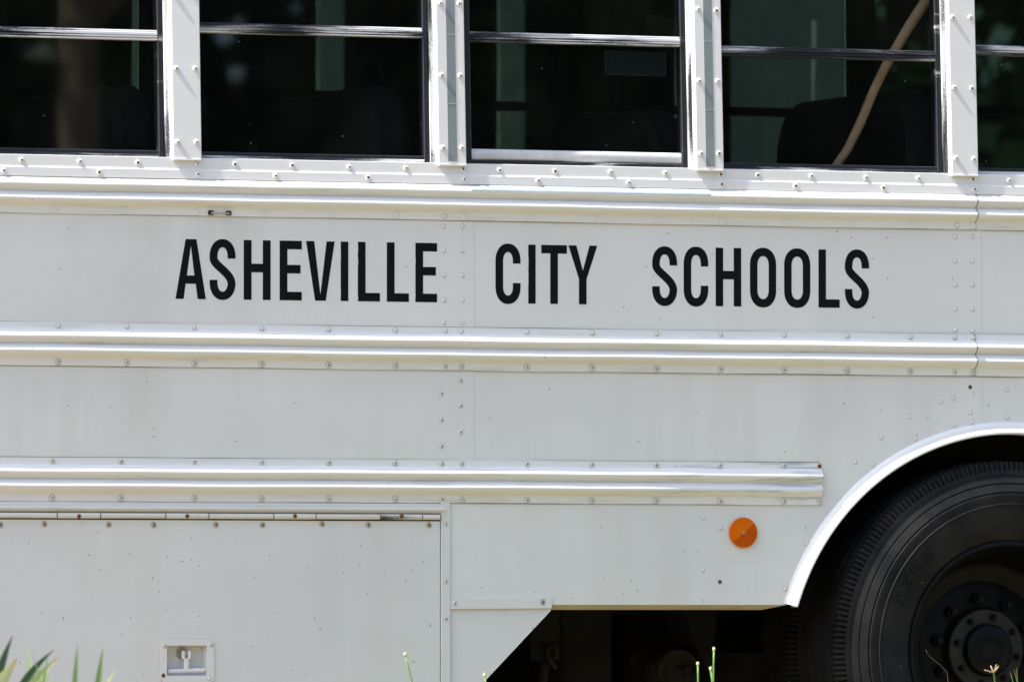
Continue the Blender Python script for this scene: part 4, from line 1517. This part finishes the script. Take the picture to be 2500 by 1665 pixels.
# grass with a spread dry seed head
Yg = -1.6
e = empty('seeding_grass', (P(2430, 1665, Yg)[0], Yg, 0), 'grass stalk with a dry four-pronged seed head in front of the wheel hub', 'grass')
ox_ = e.location.x
node = Vector((P(2426, 1642, Yg)[0] - ox_, 0, P(2426, 1642, Yg)[1]))
mb = MB()
mb.tube(curve((0.01, 0, 0), (P(2429, 1665, Yg)[0] - ox_, 0, P(2429, 1665, Yg)[1]), node, 10), 0.0012, 6)
mb.build('stem', M['stem'], e, True)
for tx, ty in ((2402, 1634.5), (2421.5, 1624), (2430, 1621), (2442, 1625)):
    t_ = Vector((P(tx, ty, Yg)[0] - ox_, random.uniform(-0.01, 0.01), P(tx, ty, Yg)[1]))
    mb = MB()
    mb.tube([tuple(node.lerp(t_, u)) for u in (0, 0.25, 0.5, 0.75, 1)], [0.0010, 0.0017, 0.0018, 0.0016, 0.0009], 6)
    mb.build('seed_spike', M['straw'], e, True)
plant('grass_tuft', 2478, Yg, [(2466, 1640, 2473, 1664, 0.0035, 'leaf_green', 'straw', 0.0), (2482, 1629, 2484, 1664, 0.005, 'leaf_green', 'straw', 0.01), (2476, 1634, 2483, 1664, 0.003, 'leaf_green', None, 0.01)],
      'small tuft of green blades with dry tips beside the seed head', 'grass', None)
e = empty('dry_stalk', (P(2330, 1665, -0.35)[0], -0.35, 0), 'thin dry broken grass stalk before the shaded wheel', 'grass')
ox_ = e.location.x
mb = MB()
q = [(2261, 1586), (2263, 1593), (2272, 1604), (2296, 1623), (2312, 1640)]
pts = [(P(a, c, -0.35)[0] - ox_, 0, P(a, c, -0.35)[1]) for a, c in q][::-1]
mb.tube([(0.02, 0, 0), (0.012, 0, 0.2)] + pts, [0.0009, 0.0009, 0.0008, 0.0007, 0.0007, 0.0006, 0.0005], 6)
mb.build('stem', simple_mat('shaded_dry_straw', (0.13, 0.095, 0.06), 0.9), e, True)  # straw colour darkened to paint in the shade on the stalk

# ------------------------------------------------------------------ woodland opposite the bus (what the windows mirror) and behind the other bus
def leaf_cloud(mb, cx_, cy_, cz_, rx_, ry_, rz_, n_, size, rng):
    for _ in range(n_):
        while True:
            x, y, z = rng.uniform(-1, 1), rng.uniform(-1, 1), rng.uniform(-1, 1)
            d2 = x * x + y * y + z * z
            if 0.15 < d2 < 1:
                break
        c = Vector((cx_ + x * rx_, cy_ + y * ry_, cz_ + z * rz_))
        a = Vector((rng.gauss(0, 1), rng.gauss(0, 1), rng.gauss(0, 1))).normalized()
        b_ = a.orthogonal().normalized()
        s_ = size * rng.uniform(0.5, 1.2)
        o = len(mb.v)
        mb.v += [tuple(c - a * s_), tuple(c + b_ * s_ * 0.5), tuple(c + a * s_), tuple(c - b_ * s_ * 0.5)]
        mb.f.append((o, o + 1, o + 2, o + 3))
        mb.mi.append(0)


rng = random.Random(11)
wood = MB()
for i in range(26):
    cx_ = -32 + i * 3.0 + rng.uniform(-0.8, 0.8)
    cy_ = -41 + rng.uniform(-3, 3)
    hgt = rng.uniform(13, 18)
    wood.tube([(cx_, cy_, 0), (cx_ + rng.uniform(-.3, .3), cy_, hgt * 0.5), (cx_ + rng.uniform(-.5, .5), cy_, hgt * 0.85)], [0.20, 0.13, 0.05], 7, 1)
    for j in range(7):
        leaf_cloud(wood, cx_ + rng.uniform(-2, 2), cy_ + rng.uniform(-1.5, 1.5), 1.5 + (hgt - 2) * (j + 0.5) / 7, rng.uniform(1.8, 2.8), rng.uniform(1.5, 2.4), rng.uniform(1.4, 2.2), 420, 0.40, rng)
for i in range(44):
    leaf_cloud(wood, -34 + i * 1.9 + rng.uniform(-.6, .6), -37.5 + rng.uniform(-1, 1), rng.uniform(1.5, 5.5), 2.2, 1.4, 2.4, 330, 0.36, rng)
for i in range(40):
    leaf_cloud(wood, -34 + i * 2.1 + rng.uniform(-.6, .6), -46 + rng.uniform(-1, 1), rng.uniform(5, 11), 2.6, 1.2, 3.2, 800, 0.55, rng)
for i in range(18):
    cx_ = -14 + i * 3.0 + rng.uniform(-0.8, 0.8)
    cy_ = 24 + rng.uniform(-2, 2)
    hgt = rng.uniform(9, 13)
    wood.tube([(cx_, cy_, 0), (cx_, cy_, hgt * 0.8)], [0.2, 0.08], 7, 1)
    for j in range(5):
        leaf_cloud(wood, cx_ + rng.uniform(-2, 2), cy_ + rng.uniform(-1.5, 1.5), 1.0 + (hgt - 2) * (j + 0.5) / 5, rng.uniform(1.8, 2.8), rng.uniform(1.5, 2.4), rng.uniform(1.2, 2.0), 240, 0.30, rng)
tag(wood.build('woodland', [M['foliage'], M['bark']]), 'dark green wood mirrored dimly in the bus windows', None, None, 'stuff')

# a nearer tree on the camera's side whose trunk shows in the glass
nrm = SLOPE.to_3x3() @ Vector((0, -1, 0))
hx_, hh_ = S(200, 200, 0.02)
hit = SLOPE @ Vector((hx_, 0.02, hh_))
d_ = (hit - CAM).normalized()
rf = d_ - nrm * (2 * d_.dot(nrm))
q_ = hit + rf * (28.0 / rf.xy.length)
tree = empty('shade_tree', (q_.x, q_.y, 0), 'tree whose brown trunk is mirrored upright in the window before the first post', 'tree')
mb = MB()
mb.tube([(0, 0, 0), (0.02, 0, 2.5), (-0.04, 0.03, 5.5), (0.05, 0, 8.5), (0.1, 0.1, 11)], [0.20, 0.135, 0.125, 0.11, 0.05], 12)
for a_ in range(5):
    mb.tube([(0, 0, 6.5 + a_ * 0.7), (1.1 * cos(a_ * 1.3), 1.1 * sin(a_ * 1.3), 7.6 + a_ * 0.8), (2.2 * cos(a_ * 1.3), 2.2 * sin(a_ * 1.3), 8.4 + a_ * 0.9)], [0.07, 0.05, 0.02], 7)
mb.build('trunk', M['bark'], tree, True)
mb = MB()
for a_ in range(9):
    leaf_cloud(mb, 1.8 * cos(a_ * 0.9), 1.8 * sin(a_ * 0.9), 8.5 + 0.45 * a_, 1.6, 1.6, 1.2, 260, 0.22, rng)
mb.build('crown', M['foliage'], tree)

# low grass round the foot of the plants and along the bus
gr = MB()
for _ in range(5200):
    x, y = rng.uniform(-5.5, 3.5), rng.uniform(-6.0, -0.6)
    hh = rng.uniform(0.05, 0.2)
    a = rng.uniform(0, pi)
    lx, ly = rng.gauss(0, 0.04), rng.gauss(0, 0.04)
    o = len(gr.v)
    ww = 0.003
    gr.v += [(x - ww * cos(a), y - ww * sin(a), 0), (x + ww * cos(a), y + ww * sin(a), 0), (x + lx, y + ly, hh)]
    gr.f.append((o, o + 1, o + 2))
    gr.mi.append(0)
tag(gr.build('low_grass', M['grass']), 'short sparse grass on the ground before the bus', None, None, 'stuff')
